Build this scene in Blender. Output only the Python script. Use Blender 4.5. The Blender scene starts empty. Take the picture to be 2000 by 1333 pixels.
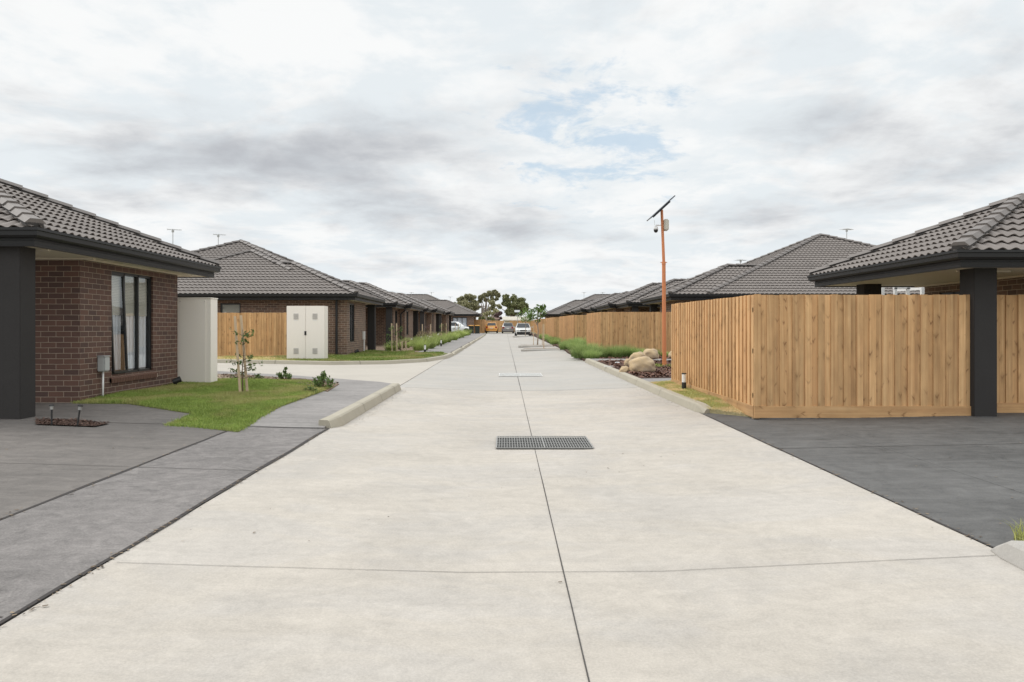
import bpy, bmesh, math, random
import numpy as np
from mathutils import Vector, Matrix
random.seed(7); rng = np.random.default_rng(7)
R = math.radians
scene = bpy.context.scene
COL = scene.collection
# ------------------------------------------------------------------ survey: focal length (px of 2000), eye height, road grade
FP, EYE, VX, VY, SL = 1490.0, 1.5, 986.0, 643.0, 0.008
def g(Y): return SL*max(min(Y, 130.0), -60)
def gp(px, py, off=.08):
    Y = FP*(EYE-off)/((py-VY)+FP*SL); return ((px-VX)*Y/FP, Y)
def road_z(x): return .08*max(0.0, min(1.0, (abs(x-.35)-.6)/2.1))
# ------------------------------------------------------------------ node helpers
def new_mat(name):
    m = bpy.data.materials.new(name); m.use_nodes = True
    nt = m.node_tree; b = nt.nodes['Principled BSDF']
    return m, nt, b
def nd(nt, typ, props=None, **ins):
    n = nt.nodes.new(typ)
    for k, v in (props or {}).items(): setattr(n, k, v)
    for k, v in ins.items():
        k2 = k.replace('_', ' ')
        s = n.inputs[int(k[1:])] if (k[0] == 'i' and k[1:].isdigit()) else n.inputs[k2]
        if isinstance(v, bpy.types.NodeSocket): nt.links.new(v, s)
        else: s.default_value = v
    return n
def mth(nt, op, a, b=None, c=None, clamp=False):
    n = nt.nodes.new('ShaderNodeMath'); n.operation = op; n.use_clamp = clamp
    for i, v in enumerate((a, b, c)):
        if v is None: continue
        if isinstance(v, bpy.types.NodeSocket): nt.links.new(v, n.inputs[i])
        else: n.inputs[i].default_value = v
    return n.outputs[0]
def coords(nt, kind='Object', scale=(1, 1, 1), loc=(0, 0, 0)):
    if kind == 'Position': s = nt.nodes.new('ShaderNodeNewGeometry').outputs['Position']
    else: s = nt.nodes.new('ShaderNodeTexCoord').outputs[kind]
    return nd(nt, 'ShaderNodeMapping', None, Vector=s, Scale=scale, Location=loc).outputs[0]
def noise(nt, vec, scale, detail=4, rough=.55, dist=0.0):
    return nd(nt, 'ShaderNodeTexNoise', None, Vector=vec, Scale=scale, Detail=detail, Roughness=rough, Distortion=dist).outputs[0]
def vary(nt, col, terms):
    s = 1.0
    for a, n in terms: s = mth(nt, 'MULTIPLY_ADD', mth(nt, 'SUBTRACT', n, .5), a, s)
    n = nt.nodes.new('ShaderNodeVectorMath'); n.operation = 'SCALE'
    if isinstance(col, bpy.types.NodeSocket): nt.links.new(col, n.inputs[0])
    else: n.inputs[0].default_value = col[:3]
    if isinstance(s, bpy.types.NodeSocket): nt.links.new(s, n.inputs['Scale'])
    else: n.inputs['Scale'].default_value = s
    return n.outputs[0]
def mixc(nt, fac, a, b):
    n = nt.nodes.new('ShaderNodeMix'); n.data_type = 'RGBA'
    for i, v in ((0, fac), (6, a), (7, b)):
        if isinstance(v, bpy.types.NodeSocket): nt.links.new(v, n.inputs[i])
        else: n.inputs[i].default_value = v if i == 0 else (*v[:3], 1)
    return n.outputs[2]
def ramp(nt, fac, lo, hi):
    n = nt.nodes.new('ShaderNodeMapRange'); n.interpolation_type = 'SMOOTHSTEP'
    nt.links.new(fac, n.inputs[0]); n.inputs[1].default_value = lo; n.inputs[2].default_value = hi
    return n.outputs[0]
def bump(nt, b, h, strength=.3, dist=.01):
    n = nd(nt, 'ShaderNodeBump', None, Height=h, Strength=strength, Distance=dist); nt.links.new(n.outputs[0], b.inputs['Normal'])
def setc(nt, b, col):
    if isinstance(col, bpy.types.NodeSocket): nt.links.new(col, b.inputs['Base Color'])
    else: b.inputs['Base Color'].default_value = (*col[:3], 1)
def simple(name, col, rough=.6, metal=0.0, var=.12, vs=4.0, bs=0.0, bsc=60.0, kind='Object', fine=.06):
    m, nt, b = new_mat(name); v = coords(nt, kind)
    setc(nt, b, vary(nt, col, [(var, noise(nt, v, vs, 5)), (fine, noise(nt, v, vs*25, 2))]))
    b.inputs['Roughness'].default_value = rough; b.inputs['Metallic'].default_value = metal
    if bs: bump(nt, b, noise(nt, v, bsc, 3), bs, .004)
    return m
M = {}
def concrete(name, base, blot=.4, streak=.4, fine=.5, rough=.85, stain=.0, sc=1.0, tint=None, swirl=0.0):
    """poured concrete: broad blotches, drag streaks, trowel swirls, grain and grit"""
    m, nt, b = new_mat(name)
    p = coords(nt, 'Position')
    n1 = noise(nt, p, .55*sc, 7, .62, .6); n2 = noise(nt, coords(nt, 'Position', (.45, 2.8, 1)), 1.9*sc, 8, .66, .9)
    n3 = noise(nt, p, 75, 3, .75); n4 = noise(nt, p, 11, 7, .72, .4); n5 = noise(nt, coords(nt, 'Position', (1, 1, 1), (5, 2, 0)), 2.6*sc, 6, .68, 2.2)
    c = base
    if tint: c = mixc(nt, ramp(nt, noise(nt, coords(nt, 'Position', (1, 1.6, 1), (3, 8, 0)), .7, 5, .62, 1.0), .40, .62), base, tint)
    col = vary(nt, c, [(blot, n1), (streak, n2), (fine, n3), (fine*.55, n4), (swirl, n5)])
    st = ramp(nt, noise(nt, coords(nt, 'Position', (1, 1, 1), (7, 3, 0)), 1.3, 9, .72, 1.2), .56, .74)
    col = mixc(nt, mth(nt, 'MULTIPLY', st, max(stain, .10)), col, tuple(x*.55 for x in base))
    vo = nd(nt, 'ShaderNodeTexVoronoi', None, Vector=p, Scale=2.1).outputs['Distance']
    sp = mth(nt, 'LESS_THAN', vo, .013); col = mixc(nt, mth(nt, 'MULTIPLY', sp, .6), col, tuple(x*.2 for x in base))
    vo2 = nd(nt, 'ShaderNodeTexVoronoi', None, Vector=coords(nt, 'Position', (1, 1, 1), (4, 9, 0)), Scale=6.0).outputs['Distance']
    sp2 = mth(nt, 'LESS_THAN', vo2, .022); col = mixc(nt, mth(nt, 'MULTIPLY', sp2, .35), col, tuple(x*.35 for x in base))
    setc(nt, b, col); b.inputs['Roughness'].default_value = rough
    h = mth(nt, 'ADD', mth(nt, 'MULTIPLY', n3, .5), mth(nt, 'ADD', n4, n2)); bump(nt, b, h, .35, .006)
    return m
M['road'] = concrete('road_concrete', (.425, .386, .337), .45, .3, .55, tint=(.405, .373, .335), swirl=.35)
M['road_far'] = concrete('road_concrete_far', (.385, .358, .322), .3, .4, .4, tint=(.37, .35, .322))
M['lane'] = concrete('lane_concrete', (.415, .38, .33), .25, .35, .3)
M['kerb'] = concrete('kerb_concrete', (.37, .335, .265), .28, .2, .22, stain=.5, sc=2.2)
M['apron'] = concrete('apron_concrete', (.168, .154, .146), .7, .5, 1.3, sc=1.2, swirl=1.3)
M['drive'] = concrete('drive_concrete', (.130, .116, .105), .9, .9, .9, rough=.75, swirl=.9)
M['path'] = concrete('path_concrete', (.232, .216, .205), .6, .9, .7, sc=1.2, swirl=.6)
M['drive_dark'] = concrete('dark_drive_concrete', (.084, .082, .079), 1.2, 1.3, 1.0, rough=.72, swirl=1.2, sc=.8)
M['joint'] = simple('joint_filler', (.06, .055, .05), .9)
M['edge'] = simple('edge_joint', (.035, .03, .028), .9)
def brick(name, c1, c2, mortar):
    m, nt, b = new_mat(name)
    uv = nt.nodes.new('ShaderNodeTexCoord').outputs['UV']
    t = nd(nt, 'ShaderNodeTexBrick', None, Vector=uv, Color1=(*c1, 1), Color2=(*c2, 1), Mortar=(*mortar, 1), Scale=1.0,
           Mortar_Size=.0045, Mortar_Smooth=.15, Bias=0.0, Brick_Width=.24, Row_Height=.086)
    n1 = noise(nt, coords(nt, 'UV'), 3.0, 4); n2 = noise(nt, coords(nt, 'UV'), 70, 3, .7)
    setc(nt, b, vary(nt, t.outputs['Color'], [(.35, n1), (.35, n2)]))
    b.inputs['Roughness'].default_value = .8
    h = mth(nt, 'ADD', mth(nt, 'MULTIPLY', t.outputs['Fac'], -1.0), mth(nt, 'MULTIPLY', n2, .3)); bump(nt, b, h, .7, .006)
    return m
M['brick_red'] = brick('red_brown_brick', (.130, .066, .047), (.078, .043, .035), (.34, .265, .20))
M['brick'] = brick('brown_brick', (.195, .118, .080), (.115, .072, .053), (.48, .40, .31))
M['sill'] = simple('sill_brick', (.125, .062, .042), .8, 0, .5, 12)
def wood(name, ca, cb, knot):
    m, nt, b = new_mat(name)
    at = nt.nodes.new('ShaderNodeAttribute'); at.attribute_name = 'rnd'
    r = at.outputs['Fac']
    uv = nt.nodes.new('ShaderNodeTexCoord').outputs['UV']
    off = nd(nt, 'ShaderNodeCombineXYZ', None, X=mth(nt, 'MULTIPLY', r, 37.0), Y=mth(nt, 'MULTIPLY', r, 91.0), Z=0.0).outputs[0]
    v = nd(nt, 'ShaderNodeVectorMath', {'operation': 'ADD'}, i0=uv, i1=off).outputs[0]
    wob = noise(nt, nd(nt, 'ShaderNodeMapping', None, Vector=v, Scale=(3, 1.2, 1)).outputs[0], 2.0, 3)
    gr = nd(nt, 'ShaderNodeMapping', None, Vector=v, Scale=(55, 1.7, 1)).outputs[0]
    n1 = noise(nt, gr, 1.0, 5, .6, 1.4)
    kv = nd(nt, 'ShaderNodeMapping', None, Vector=v, Scale=(7.0, 3.6, 1)).outputs[0]
    kn = nd(nt, 'ShaderNodeVectorMath', {'operation': 'ADD'}, i0=kv, i1=nd(nt, 'ShaderNodeCombineXYZ', None, X=mth(nt, 'MULTIPLY', wob, .5), Y=mth(nt, 'MULTIPLY', mth(nt, 'ABSOLUTE', mth(nt, 'SUBTRACT', n1, .5)), .9)).outputs[0]).outputs[0]
    von = nd(nt, 'ShaderNodeTexVoronoi', None, Vector=kn, Scale=1.0); vo = von.outputs['Distance']; km = mth(nt, 'GREATER_THAN', nd(nt, 'ShaderNodeSeparateColor', None, Color=von.outputs['Color']).outputs[0], .50)
    rel = nd(nt, 'ShaderNodeSeparateXYZ', None, Vector=nd(nt, 'ShaderNodeVectorMath', {'operation': 'SUBTRACT'}, i0=kn, i1=von.outputs['Position']).outputs[0])
    ax = mth(nt, 'ABSOLUTE', rel.outputs[0]); vy = mth(nt, 'SUBTRACT', rel.outputs[1], mth(nt, 'MULTIPLY', ax, .8))
    vd = mth(nt, 'SQRT', mth(nt, 'ADD', mth(nt, 'MULTIPLY', mth(nt, 'MULTIPLY', ax, ax), .35), mth(nt, 'MULTIPLY', mth(nt, 'MULTIPLY', vy, vy), 5.0)))
    k = mth(nt, 'SUBTRACT', 1.0, ramp(nt, vd, .04, .21))
    halo = mth(nt, 'SUBTRACT', 1.0, ramp(nt, vo, .1, .42))
    r2 = mth(nt, 'FRACT', mth(nt, 'MULTIPLY', r, 17.3))
    c = mixc(nt, n1, ca, cb)
    c = mixc(nt, mth(nt, 'MULTIPLY', r2, .45), c, (.50, .28, .125))
    band = noise(nt, nd(nt, 'ShaderNodeMapping', None, Vector=v, Scale=(24, .5, 1)).outputs[0], 1.0, 3, .5, .6)
    c = mixc(nt, mth(nt, 'MULTIPLY', ramp(nt, band, .48, .66), .65), c, (.46, .255, .12))
    c = mixc(nt, mth(nt, 'MULTIPLY', ramp(nt, band, .5, .3), .5), c, (.70, .46, .24))
    c = mixc(nt, mth(nt, 'MULTIPLY', mth(nt, 'MULTIPLY', halo, km), .5), c, tuple(.6*x for x in cb))
    c = mixc(nt, mth(nt, 'MULTIPLY', mth(nt, 'MULTIPLY', k, km), mth(nt, 'MULTIPLY_ADD', r2, .55, .35)), c, knot)
    c = vary(nt, c, [(.32, r), (.6, wob), (.14, noise(nt, nd(nt, 'ShaderNodeMapping', None, Vector=v, Scale=(160, 8, 1)).outputs[0], 1.0, 2))])
    # rows of nail heads at the three rails
    sx = nd(nt, 'ShaderNodeSeparateXYZ', None, Vector=uv)
    setc(nt, b, c); b.inputs['Roughness'].default_value = .72; b.inputs['Specular IOR Level'].default_value = .25
    bump(nt, b, n1, .25, .003)
    return m
M['wood'] = wood('pine_paling', (.61, .385, .195), (.51, .30, .135), (.20, .095, .04))
M['wood_pale'] = simple('stake_timber', (.55, .42, .28), .8, 0, .3, 8)
M['tile'] = simple('roof_tile', (.165, .142, .127), .68, 0, .45, 1.6, .15, 90, fine=.16)
M['cap'] = simple('ridge_cap_tile', (.165, .145, .133), .6, 0, .3, 2.5, .15, 90)
M['bed'] = simple('ridge_bedding', (.06, .055, .052), .9)
M['gutter'] = simple('charcoal_gutter', (.024, .0235, .024), .5, 0, .1)
M['gutter'].node_tree.nodes['Principled BSDF'].inputs['Specular IOR Level'].default_value = .3
M['soffit'] = simple('cream_soffit', (.62, .555, .45), .7, 0, .05)
M['render'] = simple('charcoal_render', (.041, .038, .0365), .9, 0, .3, 2, .4, 120, fine=.25)
M['render'].node_tree.nodes['Principled BSDF'].inputs['Specular IOR Level'].default_value = .2
M['black'] = simple('black_metal', (.012, .012, .012), .4, 0, .05)
M['blackp'] = simple('black_plastic', (.018, .018, .018), .5, 0, .05)
M['cabinet'] = simple('cream_cabinet_paint', (.84, .785, .71), .45, 0, .05, 1.5)
M['vent'] = simple('cabinet_vent', (.55, .52, .48), .6)
M['meter'] = simple('grey_meter_box', (.42, .43, .42), .5)
M['white'] = simple('white_plastic', (.78, .77, .75), .45, 0, .05)
M['galv'] = simple('galvanised_steel', (.42, .42, .40), .45, .6, .3, 12)
M['pit'] = simple('dark_pit', (.02, .02, .02), .95)
M['orange'] = simple('orange_pole_paint', (.60, .215, .085), .5, 0, .15, 2)
M['boxcream'] = simple('cream_box', (.55, .52, .44), .5, 0, .05)
M['panel'] = simple('solar_panel', (.012, .014, .02), .25, 0, .1)
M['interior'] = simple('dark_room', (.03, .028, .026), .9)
M['blind'] = simple('cream_blind', (.74, .70, .61), .85, 0, .1)
def rock_mat():
    m, nt, b = new_mat('boulder_stone'); v = coords(nt, 'Object')
    n1 = noise(nt, v, 2.2, 6, .6, .5); n2 = noise(nt, v, 30, 5, .7)
    c = mixc(nt, ramp(nt, n1, .40, .64), (.50, .37, .22), (.36, .28, .20))
    setc(nt, b, vary(nt, c, [(.3, n2), (.25, n1)])); b.inputs['Roughness'].default_value = .9
    bump(nt, b, mth(nt, 'ADD', n1, mth(nt, 'MULTIPLY', n2, .35)), .5, .03); return m
M['rock'] = rock_mat()
def curtain_mat():
    m, nt, b = new_mat('sheer_curtain'); v = coords(nt, 'Object')
    w = nd(nt, 'ShaderNodeTexWave', {'bands_direction': 'Y'}, Vector=v, Scale=7.0, Distortion=2.0, Detail=2.0).outputs['Fac']
    setc(nt, b, vary(nt, (.86, .87, .92), [(.3, w)])); b.inputs['Roughness'].default_value = .9
    return m
M['curtain'] = curtain_mat()
def glass_mat(name, tint=(.93, .95, .95), refl=.5):
    m = bpy.data.materials.new(name); m.use_nodes = True; nt = m.node_tree; nt.nodes.clear()
    out = nt.nodes.new('ShaderNodeOutputMaterial'); t = nd(nt, 'ShaderNodeBsdfTransparent', None, Color=(*tint, 1))
    gl = nd(nt, 'ShaderNodeBsdfGlossy', None, Color=(.9, .93, .95, 1), Roughness=.02)
    lw = nd(nt, 'ShaderNodeLayerWeight', None, Blend=.35)
    f = mth(nt, 'MULTIPLY_ADD', lw.outputs['Fresnel'], .6, refl*.2)
    mx = nd(nt, 'ShaderNodeMixShader', None, i0=f, i1=t.outputs[0], i2=gl.outputs[0])
    nt.links.new(mx.outputs[0], out.inputs[0]); return m
M['glass'] = glass_mat('window_glass')
M['carglass'] = simple('dark_car_glass', (.03, .035, .04), .2, 0, .05)
def blade_mat(name, ca, cb, dry=None, dryamt=0.0, trans=.25, sc=.9):
    m, nt, b = new_mat(name)
    at = nt.nodes.new('ShaderNodeAttribute'); at.attribute_name = 'rnd'
    c = mixc(nt, at.outputs['Fac'], ca, cb)
    c = vary(nt, c, [(.5, nt.nodes.new('ShaderNodeObjectInfo').outputs['Random'])])
    if dry:
        n = noise(nt, coords(nt, 'Position'), sc, 5, .6)
        c = mixc(nt, mth(nt, 'MULTIPLY', ramp(nt, n, .42, .60), dryamt), c, dry); c = vary(nt, c, [(.9, noise(nt, coords(nt, 'Position', (1, 1, 1), (3, 1, 0)), 2.4, 5, .65))])
    setc(nt, b, c); b.inputs['Roughness'].default_value = .6; b.inputs['Specular IOR Level'].default_value = .3
    try: b.inputs['Subsurface Weight'].default_value = 0.0
    except Exception: pass
    out = nt.nodes['Material Output']
    tr = nd(nt, 'ShaderNodeBsdfTranslucent', None, Color=(0.1, .1, .1, 1)); nt.links.new(c, tr.inputs[0])
    mx = nd(nt, 'ShaderNodeMixShader', None, i0=trans, i1=b.outputs[0], i2=tr.outputs[0]); nt.links.new(mx.outputs[0], out.inputs[0])
    return m
M['grass'] = blade_mat('lawn_grass', (.17, .25, .05), (.33, .40, .10), (.46, .38, .17), .6)
M['verge'] = blade_mat('dry_verge_grass', (.32, .38, .12), (.60, .54, .22), (.78, .62, .36), .95, sc=1.6)
M['strap'] = blade_mat('strappy_leaf', (.18, .27, .06), (.50, .56, .20), trans=.4)
M['fine'] = blade_mat('fine_green_leaf', (.085, .155, .04), (.43, .53, .19), trans=.4)
M['leaf'] = blade_mat('young_leaf', (.06, .11, .03), (.19, .26, .08))
M['leafb'] = blade_mat('bright_leaf', (.08, .15, .03), (.2, .3, .07))
M['gum'] = blade_mat('gum_leaf', (.20, .20, .10), (.46, .43, .26), trans=.2)
M['gumd'] = blade_mat('dense_gum_leaf', (.14, .16, .065), (.34, .34, .165), trans=.2)
M['maroon'] = blade_mat('maroon_leaf', (.09, .055, .055), (.17, .11, .10), trans=.15)
M['bark'] = simple('tree_bark', (.30, .25, .20), .9, 0, .4, 6)
M['twig'] = simple('brown_twig', (.12, .08, .05), .9, 0, .3, 6)
def soil_mat(name, a, b_, sc=30):
    m, nt, b = new_mat(name); p = coords(nt, 'Position')
    n = noise(nt, p, sc, 6, .75, .5); n2 = noise(nt, p, 1.2, 3)
    setc(nt, b, vary(nt, mixc(nt, ramp(nt, n, .35, .65), a, b_), [(.4, n2)])); b.inputs['Roughness'].default_value = .95
    bump(nt, b, n, .9, .03); return m
M['soil'] = soil_mat('garden_soil', (.15, .10, .065), (.26, .18, .12))
M['mulch'] = soil_mat('dark_mulch', (.035, .018, .012), (.12, .06, .04), 22)
M['dirt'] = soil_mat('bare_ground', (.16, .15, .08), (.24, .21, .12), 6)
M['lawnbase'] = soil_mat('lawn_soil', (.13, .17, .045), (.22, .22, .08), 25)
M['vergebase'] = soil_mat('verge_soil', (.30, .26, .13), (.46, .38, .21), 25)
M['gravel'] = soil_mat('pale_gravel', (.34, .27, .18), (.55, .46, .34), 40)
# ------------------------------------------------------------------ mesh building
ORG = {}
def org(parent):
    while parent is not None:
        if parent.name in ORG: return ORG[parent.name]
        parent = parent.parent
    return Vector((0, 0, 0))
class MB:
    def __init__(s): s.v = []; s.f = []; s.uv = []; s.r = []
    def add(s, pts, faces, uvs=None, r=0.5):
        n = len(s.v); s.v += [tuple(p) for p in pts]; s.r += [r]*len(pts)
        for i, fc in enumerate(faces):
            s.f.append(tuple(n+k for k in fc)); s.uv.append(uvs[i] if uvs else None)
    def quad(s, a, b, c, d, uv=None, r=.5): s.add([a, b, c, d], [(0, 1, 2, 3)], [uv] if uv else None, r)
    def box(s, x0, x1, y0, y1, z0, z1, r=.5):
        if x0 > x1: x0, x1 = x1, x0
        if y0 > y1: y0, y1 = y1, y0
        p = [(x, y, z) for z in (z0, z1) for y in (y0, y1) for x in (x0, x1)]
        s.add(p, [(0, 2, 3, 1), (4, 5, 7, 6), (0, 1, 5, 4), (2, 6, 7, 3), (0, 4, 6, 2), (1, 3, 7, 5)], None, r)
    def bar(s, p, q, w, h=None, up=(0, 0, 1), r=.5):
        h = h or w; p = Vector(p); q = Vector(q); d = (q-p).normalized(); u = Vector(up)
        if abs(d.dot(u)) > .98: u = Vector((0, 1, 0))
        a = d.cross(u).normalized()*(w/2); b = a.cross(d).normalized()*(h/2)
        P = [e+sa*a+sb*b for e in (p, q) for sa, sb in ((-1, -1), (1, -1), (1, 1), (-1, 1))]
        s.add(P, [(0, 3, 2, 1), (4, 5, 6, 7)]+[(i, (i+1) % 4, 4+(i+1) % 4, 4+i) for i in range(4)], None, r)
    def tube(s, pts, r0, r1=None, n=8, caps=True):
        r1 = r0 if r1 is None else r1; pts = [Vector(p) for p in pts]; k = len(pts); P = []
        for i, p in enumerate(pts):
            d = (pts[min(i+1, k-1)]-pts[max(i-1, 0)]).normalized()
            u = Vector((0, 0, 1)) if abs(d.z) < .9 else Vector((0, 1, 0))
            a = d.cross(u).normalized(); b = a.cross(d).normalized(); rr = r0+(r1-r0)*i/max(1, k-1)
            P += [p+a*math.cos(t)*rr+b*math.sin(t)*rr for t in [2*math.pi*j/n for j in range(n)]]
        Fs = [(i*n+j, i*n+(j+1) % n, (i+1)*n+(j+1) % n, (i+1)*n+j) for i in range(k-1) for j in range(n)]
        if caps: Fs += [tuple(range(n-1, -1, -1)), tuple(range((k-1)*n, k*n))]
        s.add(P, Fs)
    def lathe(s, c, prof, n=16, axis='z'):
        P = []
        for (r, h) in prof:
            for j in range(n):
                t = 2*math.pi*j/n; a, b = r*math.cos(t), r*math.sin(t)
                P.append({'z': (c[0]+a, c[1]+b, c[2]+h), 'x': (c[0]+h, c[1]+a, c[2]+b), 'y': (c[0]+a, c[1]+h, c[2]+b)}[axis])
        k = len(prof)
        s.add(P, [(i*n+j, i*n+(j+1) % n, (i+1)*n+(j+1) % n, (i+1)*n+j) for i in range(k-1) for j in range(n)]+[tuple(range(n-1, -1, -1)), tuple(range((k-1)*n, k*n))])
    def build(s, name, mat, parent=None, smooth=False, bevel=0, fix=True, subd=0):
        o0 = org(parent)
        me = bpy.data.meshes.new(name); me.from_pydata([(p[0]-o0.x, p[1]-o0.y, p[2]-o0.z) for p in s.v], [], s.f)
        if any(u for u in s.uv):
            uvl = me.uv_layers.new(name='UVMap'); data = []
            for fc, u in zip(s.f, s.uv): data += list(u) if u else [(0, 0)]*len(fc)
            uvl.data.foreach_set('uv', [c for p in data for c in p])
        at = me.attributes.new('rnd', 'FLOAT', 'POINT'); at.data.foreach_set('value', s.r)
        if fix and not any(u for u in s.uv):
            bm = bmesh.new(); bm.from_mesh(me); bmesh.ops.recalc_face_normals(bm, faces=bm.faces)
            if bevel:
                es = [e for e in bm.edges if len(e.link_faces) == 2 and e.calc_face_angle() > .5]
                bmesh.ops.bevel(bm, geom=es, offset=bevel, segments=2, affect='EDGES', clamp_overlap=True)
            bm.to_mesh(me); bm.free()
        me.materials.append(mat)
        if smooth: me.polygons.foreach_set('use_smooth', [True]*len(me.polygons))
        o = bpy.data.objects.new(name, me); COL.objects.link(o)
        if parent: o.parent = parent
        if subd:
            md = o.modifiers.new('s', 'SUBSURF'); md.levels = md.render_levels = subd
        return o
def np_obj(name, V, Fc, mat, parent=None, rnd=None, smooth=False):
    o0 = org(parent); V = np.asarray(V, dtype=np.float32)-np.array(o0, dtype=np.float32)
    Fc = np.asarray(Fc, dtype=np.int32); k = Fc.shape[1]
    me = bpy.data.meshes.new(name); me.vertices.add(len(V)); me.vertices.foreach_set('co', V.ravel())
    me.loops.add(Fc.size); me.loops.foreach_set('vertex_index', Fc.ravel())
    me.polygons.add(len(Fc)); me.polygons.foreach_set('loop_start', np.arange(0, Fc.size, k, dtype=np.int32))
    if smooth: me.polygons.foreach_set('use_smooth', np.ones(len(Fc), dtype=bool))
    me.update(calc_edges=True)
    at = me.attributes.new('rnd', 'FLOAT', 'POINT'); at.data.foreach_set('value', np.asarray(rnd if rnd is not None else np.full(len(V), .5), dtype=np.float32))
    me.materials.append(mat); o = bpy.data.objects.new(name, me); COL.objects.link(o)
    if parent: o.parent = parent
    return o
def tag(o, label=None, cat=None, group=None, kind=None):
    if label: o['label'] = label
    if cat: o['category'] = cat
    if group: o['group'] = group
    if kind: o['kind'] = kind
    return o
def thing(name, label, cat, loc=(0, 0, 0), group=None, local=False, rz=0.0):
    o = bpy.data.objects.new(name, None); COL.objects.link(o); o.location = loc; o.rotation_euler.z = rz
    o.empty_display_size = .2; ORG[o.name] = Vector((0, 0, 0)) if local else Vector(loc)
    return tag(o, label, cat, group)
def dup(src, loc=None, rz=None, label=None, group=None, scale=None, parent=None):
    c = src.copy(); COL.objects.link(c)
    if parent: c.parent = parent
    if loc is not None: c.location = loc
    if rz is not None: c.rotation_euler.z = rz
    if scale is not None: c.scale = scale
    if label: c['label'] = label
    if group: c['group'] = group
    for ch in list(src.children): dup(ch, parent=c)
    return c
def solid(o, loc):   # move the origin of a single-mesh thing to its base
    o.data.transform(Matrix.Translation(-Vector(loc))); o.location = loc; return o
# ------------------------------------------------------------------ ground sheets
def sheet(name, poly, zf, mat, cuts_x=(), cuts_y=(), skirt=.15, kind='structure'):
    bm = bmesh.new(); vs = [bm.verts.new((x, y, 0)) for x, y in poly]; f = bm.faces.new(vs)
    if f.normal.z < 0 or f.calc_area() == 0: pass
    bm.normal_update()
    if bm.faces[:][0].normal.z < 0: bmesh.ops.reverse_faces(bm, faces=bm.faces[:])
    bmesh.ops.triangulate(bm, faces=bm.faces[:])
    for cx in cuts_x: bmesh.ops.bisect_plane(bm, geom=bm.verts[:]+bm.edges[:]+bm.faces[:], plane_co=(cx, 0, 0), plane_no=(1, 0, 0))
    for cy in cuts_y: bmesh.ops.bisect_plane(bm, geom=bm.verts[:]+bm.edges[:]+bm.faces[:], plane_co=(0, cy, 0), plane_no=(0, 1, 0))
    for v in bm.verts: v.co.z = zf(v.co.x, v.co.y)
    if skirt:
        be = [e for e in bm.edges if e.is_boundary]
        r = bmesh.ops.extrude_edge_only(bm, edges=be)
        for v in [x for x in r['geom'] if isinstance(x, bmesh.types.BMVert)]: v.co.z -= skirt
    bmesh.ops.recalc_face_normals(bm, faces=bm.faces[:])
    up = sum(1 if f.normal.z > .5 else -1 if f.normal.z < -.5 else 0 for f in bm.faces)
    if up < 0: bmesh.ops.reverse_faces(bm, faces=bm.faces[:])
    me = bpy.data.meshes.new(name); bm.to_mesh(me); bm.free(); me.materials.append(mat)
    o = bpy.data.objects.new(name, me); COL.objects.link(o)
    if kind: o['kind'] = kind
    return o
YC = [0, 10, 20, 30, 40, 60, 80, 100, 120, 130]
sheet('ground', [(-1500, -60), (1500, -60), (1500, 3000), (-1500, 3000)], lambda x, y: g(y)-.06, M['dirt'], cuts_y=(-60, 0, 130), skirt=0)
XL, XR = -2.36, 3.07
rz = lambda x, y: g(y)+road_z(x)
cx = [-2.3, -1.75, -1, -.25, .35, .95, 1.7, 2.45]
sheet('road', [(XL, -8), (XR, -8), (XR, 16.79), (XL, 16.79)], rz, M['road'], cuts_x=cx, cuts_y=[0])
sheet('road', [(XL, 16.8), (XR, 16.8), (XR, 118), (XL, 118)], lambda x, y: rz(x, y)-.002, M['road_far'], cuts_x=cx, cuts_y=[30, 60, 90])
def zl(x, y=0): return .085+min(.125, max(0, (XL-x))*.028)     # left lots climb gently away from the road
lotl = lambda x, y: g(y)+zl(x)
# left apron strip and driveway
sheet('driveway_apron', [(-3.53, -8), (-2.385, -8), (-2.385, 10.17), (-3.53, 10.17)], lotl, M['apron'])
sheet('driveway', [(-14, -8), (-3.56, -8), (-3.56, 10.17), (-14, 10.17)], lotl, M['drive'], cuts_x=[-6.8])
def jnt(pts, w, z, mat=None, name='joint_line', jit=.0):
    mb = MB(); 
    P = []
    for (a, b) in zip(pts[:-1], pts[1:]):
        n = max(1, int(math.hypot(b[0]-a[0], b[1]-a[1])/.6))
        P += [(a[0]+(b[0]-a[0])*i/n, a[1]+(b[1]-a[1])*i/n) for i in range(n)]
    P.append(pts[-1])
    L = []; Rr = []
    for i, p in enumerate(P):
        q = P[min(i+1, len(P)-1)]; o = P[max(i-1, 0)]; d = Vector((q[0]-o[0], q[1]-o[1])).normalized(); nn = Vector((-d.y, d.x))
        ww = w/2*(1+random.uniform(-.4, .6)*jit); sh = random.uniform(-1, 1)*jit*w*.3
        for lst, s_ in ((L, 1), (Rr, -1)):
            x, y = p[0]+nn.x*(ww*s_+sh), p[1]+nn.y*(ww*s_+sh); lst.append((x, y, z(x, y)+.004))
    n = len(P); mb.add(L+Rr, [(i, n+i, n+i+1, i+1) for i in range(n-1)])
    return tag(mb.build(name, mat or M['joint'], fix=False), kind='structure')
jnt([(.345, -8), (.36, 16.8)], .0065, rz, name='expansion_joint', jit=.5); jnt([(.36, 16.8), (.33, 60), (.33, 106)], .011, rz, name='expansion_joint', jit=.5)
for yy in (-3.2, 4.58): jnt([(-2.3, yy-.06), (-1.75, yy-.05), (-.25, yy), (.95, yy+.02), (3.0, yy+.08)], .004, rz, name='expansion_joint', jit=.4)
jnt([(-2.2, 16.8), (-.25, 16.8), (.95, 16.8), (2.9, 16.8)], .03, rz, name='expansion_joint', jit=.6)
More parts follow.
